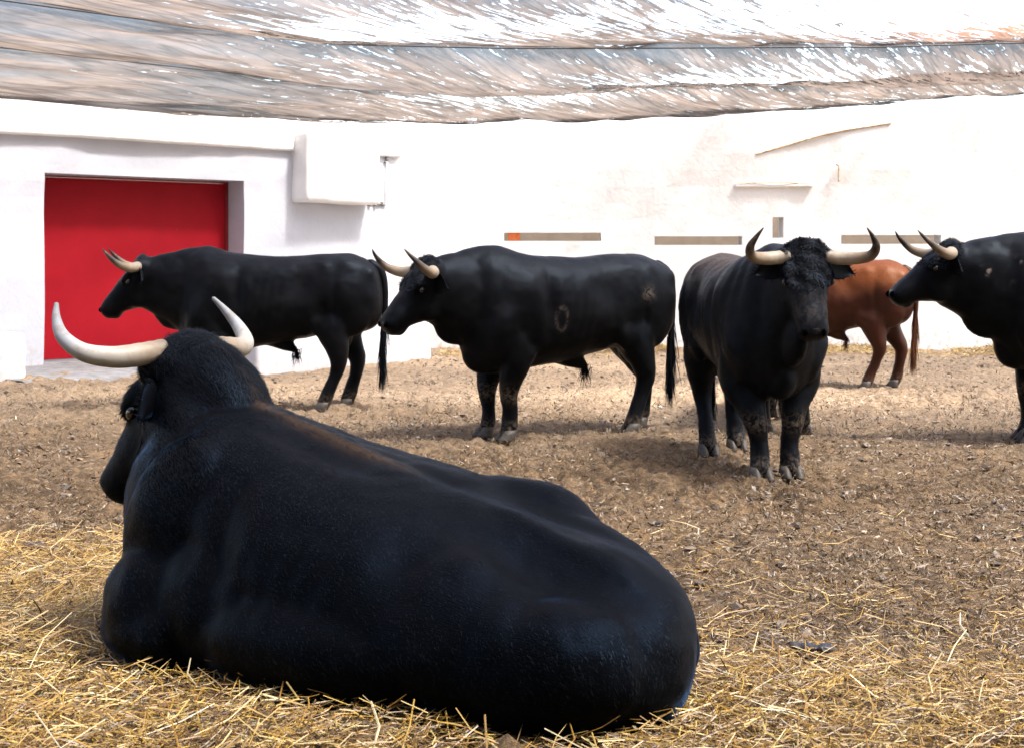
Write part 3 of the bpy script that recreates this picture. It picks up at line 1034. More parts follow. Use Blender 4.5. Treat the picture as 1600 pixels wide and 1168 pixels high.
# ------------------------------------------------------------------ setting: ground
def build_ground():
    ys = [-14, -9, -5, -2, 0.5]
    y = 2.0
    while y < 24:
        ys.append(y); y += max(0.018, 0.0040 * y)
    ys += [26, 30, 38, 60, 120, 400]
    xs = list(np.linspace(-8.2, 8.2, 660))
    xs = [-400, -100, -40, -22, -14, -10.5] + xs + [10.5, 14, 22, 40, 100, 400]
    X, Y = np.meshgrid(np.array(xs), np.array(ys))
    near = (np.abs(X) < 9) & (Y > 1.5) & (Y < 24.5)
    Z = ground_z(X, Y)
    Z = np.where(near, Z, 0.0)
    rough = 0.042 * fbm(X * 8.5, Y * 8.5, oct=3, seed=31, gain=0.65) + 0.020 * np.abs(vnoise(X * 24, Y * 24, seed=33))
    rough = rough - 0.035 * sstep(0.25, 0.7, vnoise(X * 4.5, Y * 4.5, seed=37)) + 0.02 * sstep(0.2, 0.7, vnoise(X * 3.1 + 9, Y * 3.1, seed=38))
    amt = 0.35 + 0.65 * sstep(-0.4, 0.5, vnoise(X * 0.7, Y * 0.7, seed=41))
    amt = amt * (1 - 0.6 * sstep(15.5, 17.5, Y)) 
    Z = Z + np.where(near, rough * amt, 0)
    n = len(xs); k = len(ys)
    V = np.stack([X.ravel(), Y.ravel(), Z.ravel()], 1)
    i = (np.arange(k - 1)[:, None] * n + np.arange(n - 1)[None, :]).ravel()
    F = np.stack([i, i + 1, i + n + 1, i + n], 1)
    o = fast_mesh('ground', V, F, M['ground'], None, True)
    return tag(o, kind='structure')


build_ground()

# ------------------------------------------------------------------ setting: walls
WA0 = np.array((-5.73, 17.30))            # point on the door wall's face
WD = np.array((math.sqrt(0.5), math.sqrt(0.5)))
WN = np.array((math.sqrt(0.5), -math.sqrt(0.5)))


def wall_grid(name, us, zs, holes, thick, xf, mat, parent=None, rough=0.012, seed=1):
    """wall sheet in (u,z) with rectangular holes, thickened; xf(u, d, z) -> world"""
    us = np.array(sorted(set(np.round(us, 4)))); zs = np.array(sorted(set(np.round(zs, 4))))
    nu, nz = len(us), len(zs)
    vid = {}
    V, F = [], []

    def vert(i, j, back):
        key = (i, j, back)
        if key not in vid:
            u, z = us[i], zs[j]
            d = 0.0
            if not back:
                d = rough * float(fbm(np.array([u * 1.1]), np.array([z * 1.1]), oct=4, seed=seed)[0])
            vid[key] = len(V)
            V.append(xf(u, d - (thick if back else 0), z))
        return vid[key]
    solid = np.ones((nu - 1, nz - 1), bool)
    for i in range(nu - 1):
        for j in range(nz - 1):
            uc, zc = (us[i] + us[i + 1]) / 2, (zs[j] + zs[j + 1]) / 2
            for (a, b, c, d) in holes:
                if a < uc < b and c < zc < d:
                    solid[i, j] = False
    for i in range(nu - 1):
        for j in range(nz - 1):
            if not solid[i, j]:
                continue
            F.append((vert(i, j, 0), vert(i + 1, j, 0), vert(i + 1, j + 1, 0), vert(i, j + 1, 0)))
            F.append((vert(i, j, 1), vert(i, j + 1, 1), vert(i + 1, j + 1, 1), vert(i + 1, j, 1)))
            for di, dj, e in ((-1, 0, ((i, j + 1), (i, j))), (1, 0, ((i + 1, j), (i + 1, j + 1))), (0, -1, ((i, j), (i + 1, j))), (0, 1, ((i + 1, j + 1), (i, j + 1)))):
                a, b = i + di, j + dj
                if not (0 <= a < nu - 1 and 0 <= b < nz - 1) or not solid[a, b]:
                    p, q = e
                    F.append((vert(*q, 0), vert(*p, 0), vert(*p, 1), vert(*q, 1)))
    return mesh_obj(name, V, F, mat, parent, False)


def xfA(u, d, z):
    p = WA0 + WD * u + WN * d
    return (p[0], p[1], z)


def soft_box(name, cx, size, mat, parent=None, xf=None, bev=0.03, rough=0.01, seed=4, seg=10):
    """plastered block with rounded, uneven edges. cx = min corner, size = extents, in xf space"""
    bm = bmesh.new()
    bmesh.ops.create_cube(bm, size=1.0)
    for v in bm.verts:
        v.co = Vector((cx[0] + (v.co.x + .5) * size[0], cx[1] + (v.co.y + .5) * size[1], cx[2] + (v.co.z + .5) * size[2]))
    bmesh.ops.bevel(bm, geom=bm.edges[:], offset=bev, segments=3, affect='EDGES', profile=0.6)
    bmesh.ops.subdivide_edges(bm, edges=[e for e in bm.edges if e.calc_length() > 0.25], cuts=seg, use_grid_fill=True)
    for v in bm.verts:
        w = float(fbm(np.array([v.co.x * 2.3]), np.array([v.co.y * 2.3]), np.array([v.co.z * 2.3]), oct=3, seed=seed)[0])
        v.co += v.normal * 0 + Vector((w * rough, w * rough * .8, w * rough * .9))
        if xf is not None:
            v.co = Vector(xf(v.co.x, v.co.y, v.co.z))
    bmesh.ops.recalc_face_normals(bm, faces=bm.faces)
    me = bpy.data.meshes.new(name)
    bm.to_mesh(me); bm.free()
    me.polygons.foreach_set('use_smooth', [True] * len(me.polygons))
    me.materials.append(mat)
    o = bpy.data.objects.new(name, me)
    COL.objects.link(o)
    if parent is not None: o.parent = parent
    return o


# the wall with the red door, running away to the right at 45 degrees
DZ = 2.40
du0, du1 = 0.04, 2.93
wall = empty('door_wall', (0, 0, 0))
tag(wall, 'whitewashed wall with the red door, overhanging band along its top', 'wall')
us = list(np.arange(-7, 6.35, 0.22)) + [du0, du1, -7, 6.35]
zs = list(np.arange(-0.1, 2.86, 0.2)) + [0.06, DZ, 2.86]
wall_grid('wall_face', us, zs, [(du0, du1, 0.06, DZ)], 0.55, xfA, M['plaster_shade'], wall, 0.022, 5)
soft_box('upper_band', (-7, -0.55, 2.845), (13.3, 0.65, 0.47), M['plaster'], wall, xfA, 0.04, 0.012, 8, 40)
soft_box('wall_box', (3.72, -0.05, 2.13), (1.36, 0.40, 0.98), M['plaster'], wall, xfA, 0.06, 0.02, 9, 8)
soft_box('threshold', (du0 + 0.003, -0.50, -0.05), (du1 - du0 - 0.006, 0.48, 0.125), M['concrete'], wall, xfA, 0.012, 0.003, 3, 6)
# a thin conduit that climbs the wall beside the box, and a broken patch of plaster under it
S = Soup()
S.tube([(*xfA(5.42, 0.05, 2.12), 0.011), (*xfA(5.42, 0.05, 2.6), 0.011), (*xfA(5.43, 0.05, 2.80), 0.011)], 8, 14)
mesh_obj('conduit', S.v, S.f, M['plaster_old'], wall)
S = Soup(); S.ell(xfA(5.43, 0.05, 2.82), (0.03, 0.03, 0.045)); S.ell(xfA(5.40, 0.05, 2.76), (0.02, 0.02, 0.02))
mesh_obj('conduit_cap', S.v, S.f, M['concrete'], wall)
S = Soup()
for k in range(9):
    S.ell(xfA(5.12 + 0.03 * k + random.uniform(-.02, .02), 0.03, 2.15 + random.uniform(-0.04, 0.03)), (random.uniform(.02, .05), random.uniform(.02, .04), random.uniform(.015, .03)), (0, 0, random.random()), 8, 6)
mesh_obj('broken_plaster', S.v, S.f, M['concrete'], wall)

# red door
door = empty('metal_door', xfA((du0 + du1) / 2, -0.37, 0.08))
door.rotation_euler = (0, 0, rad(45))
tag(door, 'wide red metal door recessed in the whitewashed wall', 'door')
W2 = (du1 - du0) / 2 - 0.004


def bx(name, x0, x1, y0, y1, z0, z1, mat, parent, bev=0.004):
    bm = bmesh.new()
    bmesh.ops.create_cube(bm, size=1.0)
    for v in bm.verts:
        v.co = Vector((x0 + (v.co.x + .5) * (x1 - x0), y0 + (v.co.y + .5) * (y1 - y0), z0 + (v.co.z + .5) * (z1 - z0)))
    if bev:
        bmesh.ops.bevel(bm, geom=bm.edges[:], offset=bev, segments=2, affect='EDGES')
    me = bpy.data.meshes.new(name)
    bm.to_mesh(me); bm.free()
    me.materials.append(mat)
    o = bpy.data.objects.new(name, me)
    COL.objects.link(o)
    if parent is not None: o.parent = parent
    return o


bx('door_leaf', -W2 + 0.03, W2 - 0.05, -0.006, 0.05, 0.012, DZ - 0.11, M['door'], door)
bx('door_post', W2 - 0.046, W2, -0.016, 0.05, 0.0, DZ - 0.085, M['door_frame'], door)
bx('door_post', -W2, -W2 + 0.026, -0.016, 0.05, 0.0, DZ - 0.085, M['door_frame'], door)
bx('lintel_rail', -W2 + 0.03, W2 - 0.05, -0.018, 0.05, DZ - 0.106, DZ - 0.085, M['door_frame'], door)
for bxp, bzp in ((-0.02, 1.70), (0.62, 1.66), (0.02, 0.75), (0.64, 0.72)):
    S = Soup(); S.ell((bxp, -0.008, bzp), (0.014, 0.008, 0.014), (0, 0, 0), 10, 6)
    mesh_obj('bolt', S.v, S.f, M['door_frame'], door)

# low block at the left of the door, low wall to its right, apron
blk = soft_box('low_block', (-3.2, 0.0, -0.05), (2.44, 1.15, 0.58), M['plaster_shade'], None, xfA, 0.05, 0.02, 14, 6)
tag(blk, 'low whitewashed block at the left edge beside the red door', 'block')


def xfL(u, d, z):
    a = np.array((-2.98, 16.55)); e = np.array((-1.08, 19.15)); t = (e - a) / np.linalg.norm(e - a); nn = np.array((t[1], -t[0]))
    p = a + t * u + nn * d
    return (p[0], p[1], z)


lw = soft_box('low_wall', (0, -0.45, -0.05), (3.22, 0.45, 0.66), M['plaster_shade'], None, xfL, 0.06, 0.02, 15, 10)
tag(lw, 'low whitewashed wall behind the two bulls facing left', 'wall')
V = [xfA(-1.2, 0.0, 0.055), xfA(4.6, 0.0, 0.055), xfA(4.2, 1.25, 0.018), xfA(-0.9, 1.7, 0.018)]
nu_, nv_ = 40, 14
AV, AF = [], []
for j in range(nv_ + 1):
    for i in range(nu_ + 1):
        a, b = i / nu_, j / nv_
        p = (np.array(V[0]) * (1 - a) + np.array(V[1]) * a) * (1 - b) + (np.array(V[3]) * (1 - a) + np.array(V[2]) * a) * b
        p[2] += 0.012 * float(vnoise(np.array([p[0] * 3]), np.array([p[1] * 3]), seed=77)[0]) - 0.06 * max(0, b - 0.85) / 0.15
        e = 0.18 * float(vnoise(np.array([p[0] * 2.0]), np.array([0.5]), seed=78)[0]) * b
        p[0] += e * WN[0]; p[1] += e * WN[1]
        AV.append(p)
for j in range(nv_):
    for i in range(nu_):
        o = j * (nu_ + 1) + i
        AF.append((o, o + nu_ + 1, o + nu_ + 2, o + 1))
tag(mesh_obj('concrete_apron', AV, AF, M['concrete']), kind='structure')

# far wall with its row of slots
FY = 21.15


def xfF(u, d, z):
    return (u, FY - d - 0.03 * (u - 2), z)


fw = empty('far_wall', (0, 0, 0))
tag(fw, 'long sunlit whitewashed wall at the back with narrow slots in it', 'wall')
slots = [(-0.12, 1.33, 1.595, 1.72), (2.12, 3.42, 1.535, 1.665), (3.86, 4.03, 1.64, 1.95), (4.88, 6.35, 1.55, 1.685)]
us = list(np.arange(-1.9, 13.0, 0.3)) + [13.0] + [s for q in slots for s in q[:2]]
zs = list(np.arange(-0.1, 3.4, 0.25)) + [s for q in slots for s in q[2:]] + [3.45]
wall_grid('wall_face', us, zs, slots, 0.40, xfF, M['plaster'], fw, 0.02, 25)
bx('passage_wall', -1.5, 13.0, FY + 0.95, FY + 1.1, 0.0, 2.6, M['passage'], fw, 0)
soft_box('ledge', (3.30, -0.03, 2.38), (1.15, 0.08, 0.07), M['plaster_old'], fw, xfF, 0.03, 0.02, 31, 5)
S = Soup(); S.tube([(*xfF(3.32, 0.045, 2.452), 0.008), (*xfF(3.8, 0.05, 2.456), 0.010), (*xfF(4.4, 0.045, 2.452), 0.008)], 8, 20)
mesh_obj('rust_streak', S.v, S.f, M['rust'], fw)
S = Soup(); S.tube([(*xfF(4.83, 0.05, 2.48), 0.013), (*xfF(4.83, 0.05, 2.70), 0.013), (*xfF(4.80, 0.07, 2.72), 0.020)], 8, 14)
mesh_obj('iron_bracket', S.v, S.f, M['rust'], fw)
S = Soup(); S.tube([(*xfF(3.62, 0.02, 2.88), 0.014), (*xfF(4.10, 0.02, 3.02), 0.016), (*xfF(4.75, 0.02, 3.20), 0.018), (*xfF(5.6, 0.02, 3.34), 0.018)], 8, 20)
mesh_obj('rusty_pipe', S.v, S.f, M['rust'], fw)
sig = bx('orange_board', -0.06, 0.12, FY + 0.15, FY + 0.19, 1.59, 1.725, M['orange'], None, 0.005)
tag(sig, 'small orange board in the leftmost slot of the far wall', 'board')

# ------------------------------------------------------------------ shade net
EDGE = np.array([(-10.5, 12.5, 3.20), (-6.1, 16.93, 3.24), (-4.37, 18.66, 3.26), (-1.99, 21.0, 3.32), (0.0, 21.1, 3.36), (2.3, 21.05, 3.44), (4.25, 21.0, 3.50), (7.6, 20.9, 3.80), (13.0, 20.8, 4.0)])


def net_warp(X, v):
    """the carrying wires are not parallel to the hem: they come nearer towards the right"""
    return v + (0.13 * X + 0.45 * vnoise(X * 0.22, v * 0.12, seed=62)) * sstep(0.3, 3.0, v)


def net_z(X, v):
    """height of the cloth at x, v metres this side of its far edge"""
    ze = np.interp(X, EDGE[:, 0], EDGE[:, 2])
    wires = np.array([0.0, 3.0, 5.4, 8.2, 11.2, 14.0, 17.0, 20.5, 25.0, 31.0])
    zw = np.array([0.0, 0.14, 0.24, 0.30, 0.36, 0.42, 0.45, 0.5, 0.5, 0.5])
    sag = np.array([0.15, 0.20, 0.13, 0.2, 0.2, 0.2, 0.2, 0.2, 0.2, 0.2])
    vv = net_warp(X, v)
    i = np.clip(np.searchsorted(wires, vv, side='right') - 1, 0, len(wires) - 2)
    t = np.clip((vv - wires[i]) / (wires[i + 1] - wires[i]), 0, 1)
    z = ze * np.exp(-v / 9) + (1 - np.exp(-v / 9)) * 3.55 + zw[i] * (1 - t) + zw[i + 1] * t
    s = sag[i] * (1 + 0.5 * vnoise(X * 0.35, i * 3.1 + 0.5, seed=61))
    return z - s * 4 * t * (1 - t)


def build_net():
    root = empty('shade_net', (0, 0, 0))
    tag(root, 'sagging torn shade net stretched over the whole yard', 'net')
    xs = np.linspace(-10.5, 13.0, 330)
    ey = np.interp(xs, EDGE[:, 0], EDGE[:, 1])
    v = np.concatenate([np.arange(0, 10.5, 0.055), np.arange(10.5, 29, 0.5)])
    X, Vv = np.meshgrid(xs, v)
    Yv = ey[None, :] - Vv
    Z = net_z(X, Vv)
    a = X * 0.62 + Yv * 0.78; b = X * 0.78 - Yv * 0.62
    Z = Z + 0.035 * fbm(a * 0.6, b * 2.4, oct=3, seed=71) + 0.012 * vnoise(a * 1.2, b * 8, seed=75)
    # scalloped far hem
    Yv = Yv + np.where(Vv < 0.6, 0.10 * vnoise(X * 0.9, X * 0, seed=81), 0) * (1 - np.clip(Vv / 0.6, 0, 1))
    P = np.stack([X.ravel(), Yv.ravel(), Z.ravel()], 1)
    n = len(xs); k = len(v)
    i = (np.arange(k - 1)[:, None] * n + np.arange(n - 1)[None, :]).ravel()
    F = np.stack([i, i + 1, i + n + 1, i + n], 1)
    o = fast_mesh('netting', P, F, M['net'], root, True)
    wires = np.array([0.45, 3.0, 5.4, 8.2])
    dw = np.min(np.abs(net_warp(X, Vv)[..., None] - 0.15 - wires), axis=-1)
    set_attr(o.data, 'seam', np.exp(-(dw / 0.5) ** 2).ravel())
    wn_ = (0.95 * np.exp(-((X - 4.2) / 3.2) ** 2 - ((Vv - 7.9) / 1.3) ** 2) + 0.62 * np.exp(-((X - 2.2) / 2.3) ** 2 - ((Vv - 4.0) / 0.8) ** 2)
           + 0.6 * np.exp(-((X + 1.2) / 1.6) ** 2 - ((Vv - 7.4) / 0.9) ** 2) + 0.35 * np.exp(-((X + 0.5) / 2.5) ** 2 - ((Vv - 2.6) / 0.9) ** 2)
           + 0.22 * vnoise(X * 0.5, Vv * 0.8, seed=82) - 0.35 * (1 - sstep(-4.5, -1.0, X)))
    set_attr(o.data, 'warm_patch', (0.8 * np.exp(-((X - 5.6) / 1.5) ** 2 - ((Vv - 7.2) / 1.5) ** 2)).ravel())
    set_attr(o.data, 'worn', wn_.ravel())
    set_attr(o.data, 'hem', np.clip(1 - Vv.ravel() / 0.7, 0, 1))
    for w in (3.0, 5.4, 8.2):
        px = np.linspace(-10.4, 12.9, 60)
        vw = np.full(60, w)
        for _ in range(30):
            vw = np.clip(vw - 0.6 * (net_warp(px, vw) - w), 0.1, 12)
        pz = net_z(px, vw) - 0.03
        py = np.interp(px, EDGE[:, 0], EDGE[:, 1]) - vw
        S = Soup(); S.tube(np.stack([px, py, pz, np.full(60, 0.010)], 1), 6, 120)
        mesh_obj('wire', S.v, S.f, M['wire'], root)
    return root


build_net()

# ------------------------------------------------------------------ unseen shelter added behind and above the viewer to shade the foreground
blocker = empty('light_blocker', (0, 0, 0))
tag(blocker, kind='structure')
bx('blocker_roof', -9, 9, -4.2, 2.3, 3.25, 3.40, M['blocker_dark'], blocker, 0.01)
bx('blocker_wall', -9, 9, -4.4, -4.21, -0.1, 3.4, M['blocker_dark'], blocker, 0.01)
for gx in (-6.2, 6.2):
    bx('blocker_post', gx - 0.12, gx + 0.12, 2.1, 2.34, -0.1, 3.247, M['plaster'], blocker, 0.02)

# ------------------------------------------------------------------ the lying bull
LB_O = np.array((-0.35, 4.72, 0.03)); LB_YAW = 150.0


def lying_bull():
    root = empty('bull', tuple(LB_O), rad(LB_YAW))
    tag(root, 'big black bull lying on the straw in front, seen from behind', 'bull')
    S = Soup()
    Y1, Z1 = np.array((0, 1.0, 0)), np.array((0, 0, 1.0))
    # x, y, centre z, half width, up, down, roll(deg; + lifts the far side)
    SEC = [(-1.04, 0.08, 0.22, 0.06, 0.06, 0.08, -20), (-0.98, 0.08, 0.23, 0.21, 0.14, 0.19, -20), (-0.82, 0.06, 0.255, 0.35, 0.20, 0.24, -18),
           (-0.60, 0.04, 0.28, 0.45, 0.25, 0.27, -15), (-0.30, 0.02, 0.30, 0.51, 0.32, 0.30, -11), (0.0, 0.0, 0.33, 0.52, 0.37, 0.33, -7),
           (0.30, 0.0, 0.37, 0.50, 0.40, 0.37, -3), (0.55, 0.0, 0.42, 0.44, 0.43, 0.41, 0), (0.78, 0.0, 0.47, 0.38, 0.42, 0.44, 0),
           (0.95, 0.0, 0.49, 0.31, 0.36, 0.40, 0), (1.08, 0.0, 0.49, 0.20, 0.26, 0.30, 0), (1.14, 0.0, 0.49, 0.08, 0.1, 0.12, 0)]
    R = []
    for x, y, zc, w, up, dn, ro in catmull(SEC, 50):
        R.append(egg_ring((x, y, zc), Y1, Z1, w, up, dn, 36, 0.85, rad(ro)))
    S.rings(R)
    fr = head_frame((1.00, -0.02, 1.035), rad(-5), rad(50))
    add_neck(S, (0.70, 0.0, 0.48), fr, 1.0, (0.38, 0.30, 0.38), (-0.1, 0, 1), 0.0, (0.20, 0.13, 0.24))
    add_head(S, fr, 1.12)
    S.ell((0.85, -0.01, 0.90), (0.28, 0.18, 0.17), (0, -0.75, 0))
    S.ell((0.90, -0.02, 0.96), (0.16, 0.165, 0.14), (0, -0.75, 0))
    S.ell((0.60, 0, 0.70), (0.34, 0.20, 0.14), (0, -0.30, 0))
    S.ell((0.08, 0.35, 0.20), (0.55, 0.24, 0.20), (0, 0, 0))
    S.ell((0.42, 0.32, 0.26), (0.40, 0.21, 0.26), (0, 0, 0))
    # far hip raised, near haunch flat on the straw
    S.ell((-0.26, -0.28, 0.455), (0.38, 0.20, 0.19), (0.35, -0.14, 0))
    S.ell((-0.62, 0.28, 0.22), (0.38, 0.22, 0.22), (0.2, 0, 0.12))
    # shoulder, folded near foreleg
    S.ell((0.70, 0.30, 0.46), (0.24, 0.15, 0.34), (0, -0.25, 0))
    S.ell((0.74, 0.38, 0.22), (0.22, 0.15, 0.22), (0, 0.2, 0.1))
    S.tube([(0.66, 0.40, 0.16, 0.15), (0.78, 0.40, 0.16, 0.13), (0.89, 0.36, 0.14, 0.105), (0.86, 0.28, 0.09, 0.075), (0.72, 0.24, 0.06, 0.055)], 14)
    S.ell((0.70, -0.28, 0.48), (0.22, 0.15, 0.34), (0, -0.25, 0))
    S.tube([(0.66, -0.35, 0.18, 0.14), (0.88, -0.36, 0.15, 0.11), (1.04, -0.32, 0.10, 0.08), (0.96, -0.22, 0.07, 0.06), (0.76, -0.18, 0.06, 0.055)], 14)
    S.tube([(0.02, -0.02, 0.62, 0.05), (-0.22, -0.01, 0.575, 0.065), (-0.42, 0.02, 0.535, 0.07), (-0.62, 0.04, 0.475, 0.07), (-0.82, 0.06, 0.405, 0.07), (-0.96, 0.07, 0.31, 0.065)], 14)
    # hind legs tucked out to the far side
    S.tube([(-0.50, -0.40, 0.30, 0.18), (-0.22, -0.56, 0.20, 0.12), (-0.40, -0.68, 0.11, 0.075), (-0.22, -0.74, 0.07, 0.055), (-0.06, -0.77, 0.06, 0.055)], 14)
    S.tube([(-0.40, -0.25, 0.10, 0.10), (-0.16, -0.46, 0.08, 0.07), (0.06, -0.56, 0.06, 0.055), (0.16, -0.58, 0.06, 0.055)], 14)
    me = S.remesh(0.0105, 28)
    dents = [((-0.45, -0.13, 0.58), (0.36, 0.07, 0.14), (0, 0, -0.034)), ((-0.50, 0.20, 0.50), (0.34, 0.09, 0.14), (0, -0.006, -0.046)),
             ((-0.10, -0.05, 0.68), (0.20, 0.05, 0.10), (0, 0, -0.022)), ((0.40, 0.44, 0.50), (0.06, 0.2, 0.30), (0, -0.030, 0)),
             ((-0.24, 0.40, 0.46), (0.10, 0.14, 0.16), (0, -0.030, -0.03)), ((-0.80, 0.0, 0.46), (0.14, 0.05, 0.1), (0, 0, 0.018)),
             ((-0.46, 0.25, 0.50), (0.07, 0.07, 0.07), (0, 0.006, 0.014)), ((-0.42, -0.34, 0.62), (0.16, 0.10, 0.09), (0, -0.008, 0.012)),
             ((0.25, -0.02, 0.79), (0.34, 0.035, 0.10), (0, 0, 0.022)), ((0.22, 0.13, 0.76), (0.30, 0.06, 0.10), (0, 0, -0.018)), ((0.22, -0.17, 0.76), (0.30, 0.06, 0.10), (0, 0, -0.014)),
             ((0.62, 0.26, 0.80), (0.08, 0.08, 0.12), (0, 0.02, 0.020)), ((-0.86, 0.26, 0.34), (0.07, 0.08, 0.08), (-0.01, 0.006, 0.010)),
             ((-0.66, 0.34, 0.40), (0.05, 0.14, 0.14), (0, -0.016, -0.018))]

    def ribs(V):
        w = sstep(-0.15, 0.0, V[:, 0]) * (1 - sstep(0.30, 0.42, V[:, 0])) * sstep(0.22, 0.32, V[:, 1]) * sstep(0.2, 0.32, V[:, 2])
        return 0.0011 * w * np.sin(V[:, 0] * 68 + V[:, 2] * 12)

    def tint(V, Nn):
        ridge = np.exp(-((V[:, 1] + 0.01) / 0.038) ** 2) * sstep(-0.10, 0.15, V[:, 0]) * (1 - sstep(0.60, 0.75, V[:, 0])) * sstep(0.50, 0.65, V[:, 2])
        return np.clip(0.22 * ridge, 0, 1)
    body = finish_body(me, root, M['black'], dents, tint, None, 0.008, seed=99, folds=ribs)
    shape = [(0.115, -0.02, 0.0, 0.043), (0.21, -0.01, -0.008, 0.042), (0.31, 0.02, -0.012, 0.038), (0.39, 0.08, 0.008, 0.032),
             (0.42, 0.150, 0.060, 0.025), (0.405, 0.205, 0.120, 0.016), (0.375, 0.245, 0.172, 0.008)]
    add_horns(root, (fr[0] + np.array((0, 0, 0.060)), fr[1], fr[2], fr[3]), M['horn_pale'], 1.0, shape)
    add_ears(root, fr, M['black'], 1.0, 0.30, 0.55)
    add_face(root, fr, 1.12)
    for c, yw in (((0.64, 0.22, 0.0), math.pi), ((0.68, -0.17, 0.0), math.pi), ((-0.02, -0.78, 0.0), 0), ((0.21, -0.585, 0.0), 0)):
        add_hoof(root, c, yw)
    add_tail(root, [(-0.82, -0.10, 0.40, 0.032), (-0.90, -0.18, 0.30, 0.032), (-0.90, -0.28, 0.16, 0.027), (-0.84, -0.38, 0.07, 0.024), (-0.74, -0.50, 0.05, 0.02), (-0.62, -0.62, 0.045, 0.014)],
             M['black'], M['hair_black'], 0.10, 200)
    P0, h = fr[0], fr[1]

    def flow(P):
        f = np.tile(np.array((-0.8, 0.0, -0.25)), (len(P), 1))
        f[:, 1] += np.sign(P[:, 1]) * 0.35
        f[:, 2] -= 0.3 * sstep(0.1, 0.4, np.abs(P[:, 1]))
        hd = (np.linalg.norm(P - (P0 + h * 0.28), axis=1) < 0.33) & (P[:, 0] > P0[0] + 0.06)
        f[hd] = h
        top = np.linalg.norm(P - P0, axis=1) < 0.16
        f[top] = RNG.normal(size=(top.sum(), 3)) * 0.5 + h * 0.6
        return f

    def lens(P):
        nk = sstep(0.45, 0.75, P[:, 0]) * sstep(0.6, 0.8, P[:, 2])
        tp = np.linalg.norm(P - P0, axis=1) < 0.17
        return 0.7 + 0.6 * nk + 0.3 * tp
    coat_hair('coat', body, body, 150000, 0.036, 0.0020, M['hair_black'], flow, 0.16, lens_fn=lens, keep=lambda c: (c[:, 2] > 0.06) * (0.5 + 1.5 * sstep(0.45, 0.7, c[:, 2])))
    return root


lying_bull()

# ------------------------------------------------------------------ standing bulls
BLACKS = 'black bulls standing in the yard'


def warm_back(a):
    return lambda V, Nn: a * sstep(1.24, 1.42, V[:, 2] + 0.06 * vnoise(V[:, 0] * 3, V[:, 1] * 3, V[:, 2] * 3, 5)) * (1 - sstep(0.0, 0.5, V[:, 0]))


# left one, side on, in front of the red door
standing_bull('black bull standing side-on in front of the red door', (-2.22, 13.05), 180, xs=1.05, poll=(1.20, 0.03, 1.35), head_pitch=50, head_yaw=11,
              legs=dict(hl=0.24, hr=0.06, fl=0.0, fr=0.1))


# middle one, three-quarter, facing left
def mid_scar(V, Nn):
    e = np.sqrt(((V[:, 0] - 0.14) / 0.045) ** 2 + ((V[:, 2] - 0.93) / 0.085) ** 2)
    ring = np.exp(-((e - 1) / 0.22) ** 2)
    p = np.exp(-((V[:, 0] + 0.66) / 0.05) ** 2 - ((V[:, 2] - 1.11) / 0.05) ** 2)
    return np.clip(ring * 0.12 + p * 0.24, 0, 1) * (V[:, 1] > 0.1)


standing_bull('black bull in the middle facing left with pale scars on its flank', (0.36, 11.22), 206, xs=1.05, poll=(1.15, 0.02, 1.34), head_yaw=2, head_pitch=50,
              legs=dict(fl=-0.03, fr=0.03, hl=0.17, hr=-0.10), scar=mid_scar, forelock=2500)


# the one that faces the camera
def neck_folds(V):
    w = sstep(0.35, 0.5, V[:, 0]) * (1 - sstep(0.8, 0.95, V[:, 0])) * sstep(0.12, 0.2, np.abs(V[:, 1])) * sstep(0.7, 0.85, V[:, 2])
    return 0.0045 * w * (0.5 + 0.5 * vnoise(V[:, 0] * 6, V[:, 2] * 2.5, V[:, 1] * 4, 9)) * np.sin(V[:, 0] * 48 + V[:, 2] * 9 + 5 * vnoise(V[:, 0] * 3, V[:, 2] * 3, V[:, 1] * 3, 8))


standing_bull('black bull facing the camera with horns spread wide', (1.60, 9.62), -82, poll=(0.98, 0.06, 1.45), head_yaw=-6, head_pitch=66,
              legs=dict(fl=0.04, fr=0.08, hl=-0.02, hr=0.22), voxel=0.011, tint=warm_back(0.45), fur=70000, head_k=0.96, fw=0.105, hw=0.14,
              horn_shape=[(0.115, 0, 0, 0.044), (0.21, 0.01, -0.010, 0.043), (0.30, 0.05, -0.012, 0.040), (0.375, 0.115, 0.005, 0.034), (0.395, 0.17, 0.06, 0.026), (0.365, 0.205, 0.12, 0.015), (0.325, 0.22, 0.175, 0.004)],
              folds=neck_folds, forelock=7000, face_dust=0.14)
# hidden one behind it
standing_bull('black bull hidden behind the one facing the camera, only hooves showing', (2.28, 11.95), 79, voxel=0.02, scale=0.94)


# right one, cut by the frame
def right_scar(V, Nn):
    nz = vnoise(V[:, 0] * 28, V[:, 1] * 28, V[:, 2] * 28, 12)
    w = np.exp(-((V[:, 0] - 0.62) / 0.07) ** 2 - ((V[:, 2] - 1.2) / 0.10) ** 2) + np.exp(-((V[:, 0] - 0.86) / 0.05) ** 2 - ((V[:, 2] - 1.22) / 0.04) ** 2)
    return 0.6 * np.clip(w * sstep(0.45, 0.65, nz), 0, 1) * (V[:, 1] > 0)


standing_bull('black bull cut off by the right edge, facing left', (4.52, 10.85), 180, poll=(1.13, 0.0, 1.38), head_pitch=37, head_k=0.95, scale=1.07,
              legs=dict(fl=0.06, fr=0.0), scar=right_scar, folds=neck_folds, forelock=3000)


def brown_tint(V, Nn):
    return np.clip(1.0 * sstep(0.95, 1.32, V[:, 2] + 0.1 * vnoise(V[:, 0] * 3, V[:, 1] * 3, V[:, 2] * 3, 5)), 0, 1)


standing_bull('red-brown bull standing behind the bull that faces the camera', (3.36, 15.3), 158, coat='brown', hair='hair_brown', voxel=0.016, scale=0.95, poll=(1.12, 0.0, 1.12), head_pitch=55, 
              legs=dict(hl=0.22, hr=-0.04), tint=brown_tint, group=None)

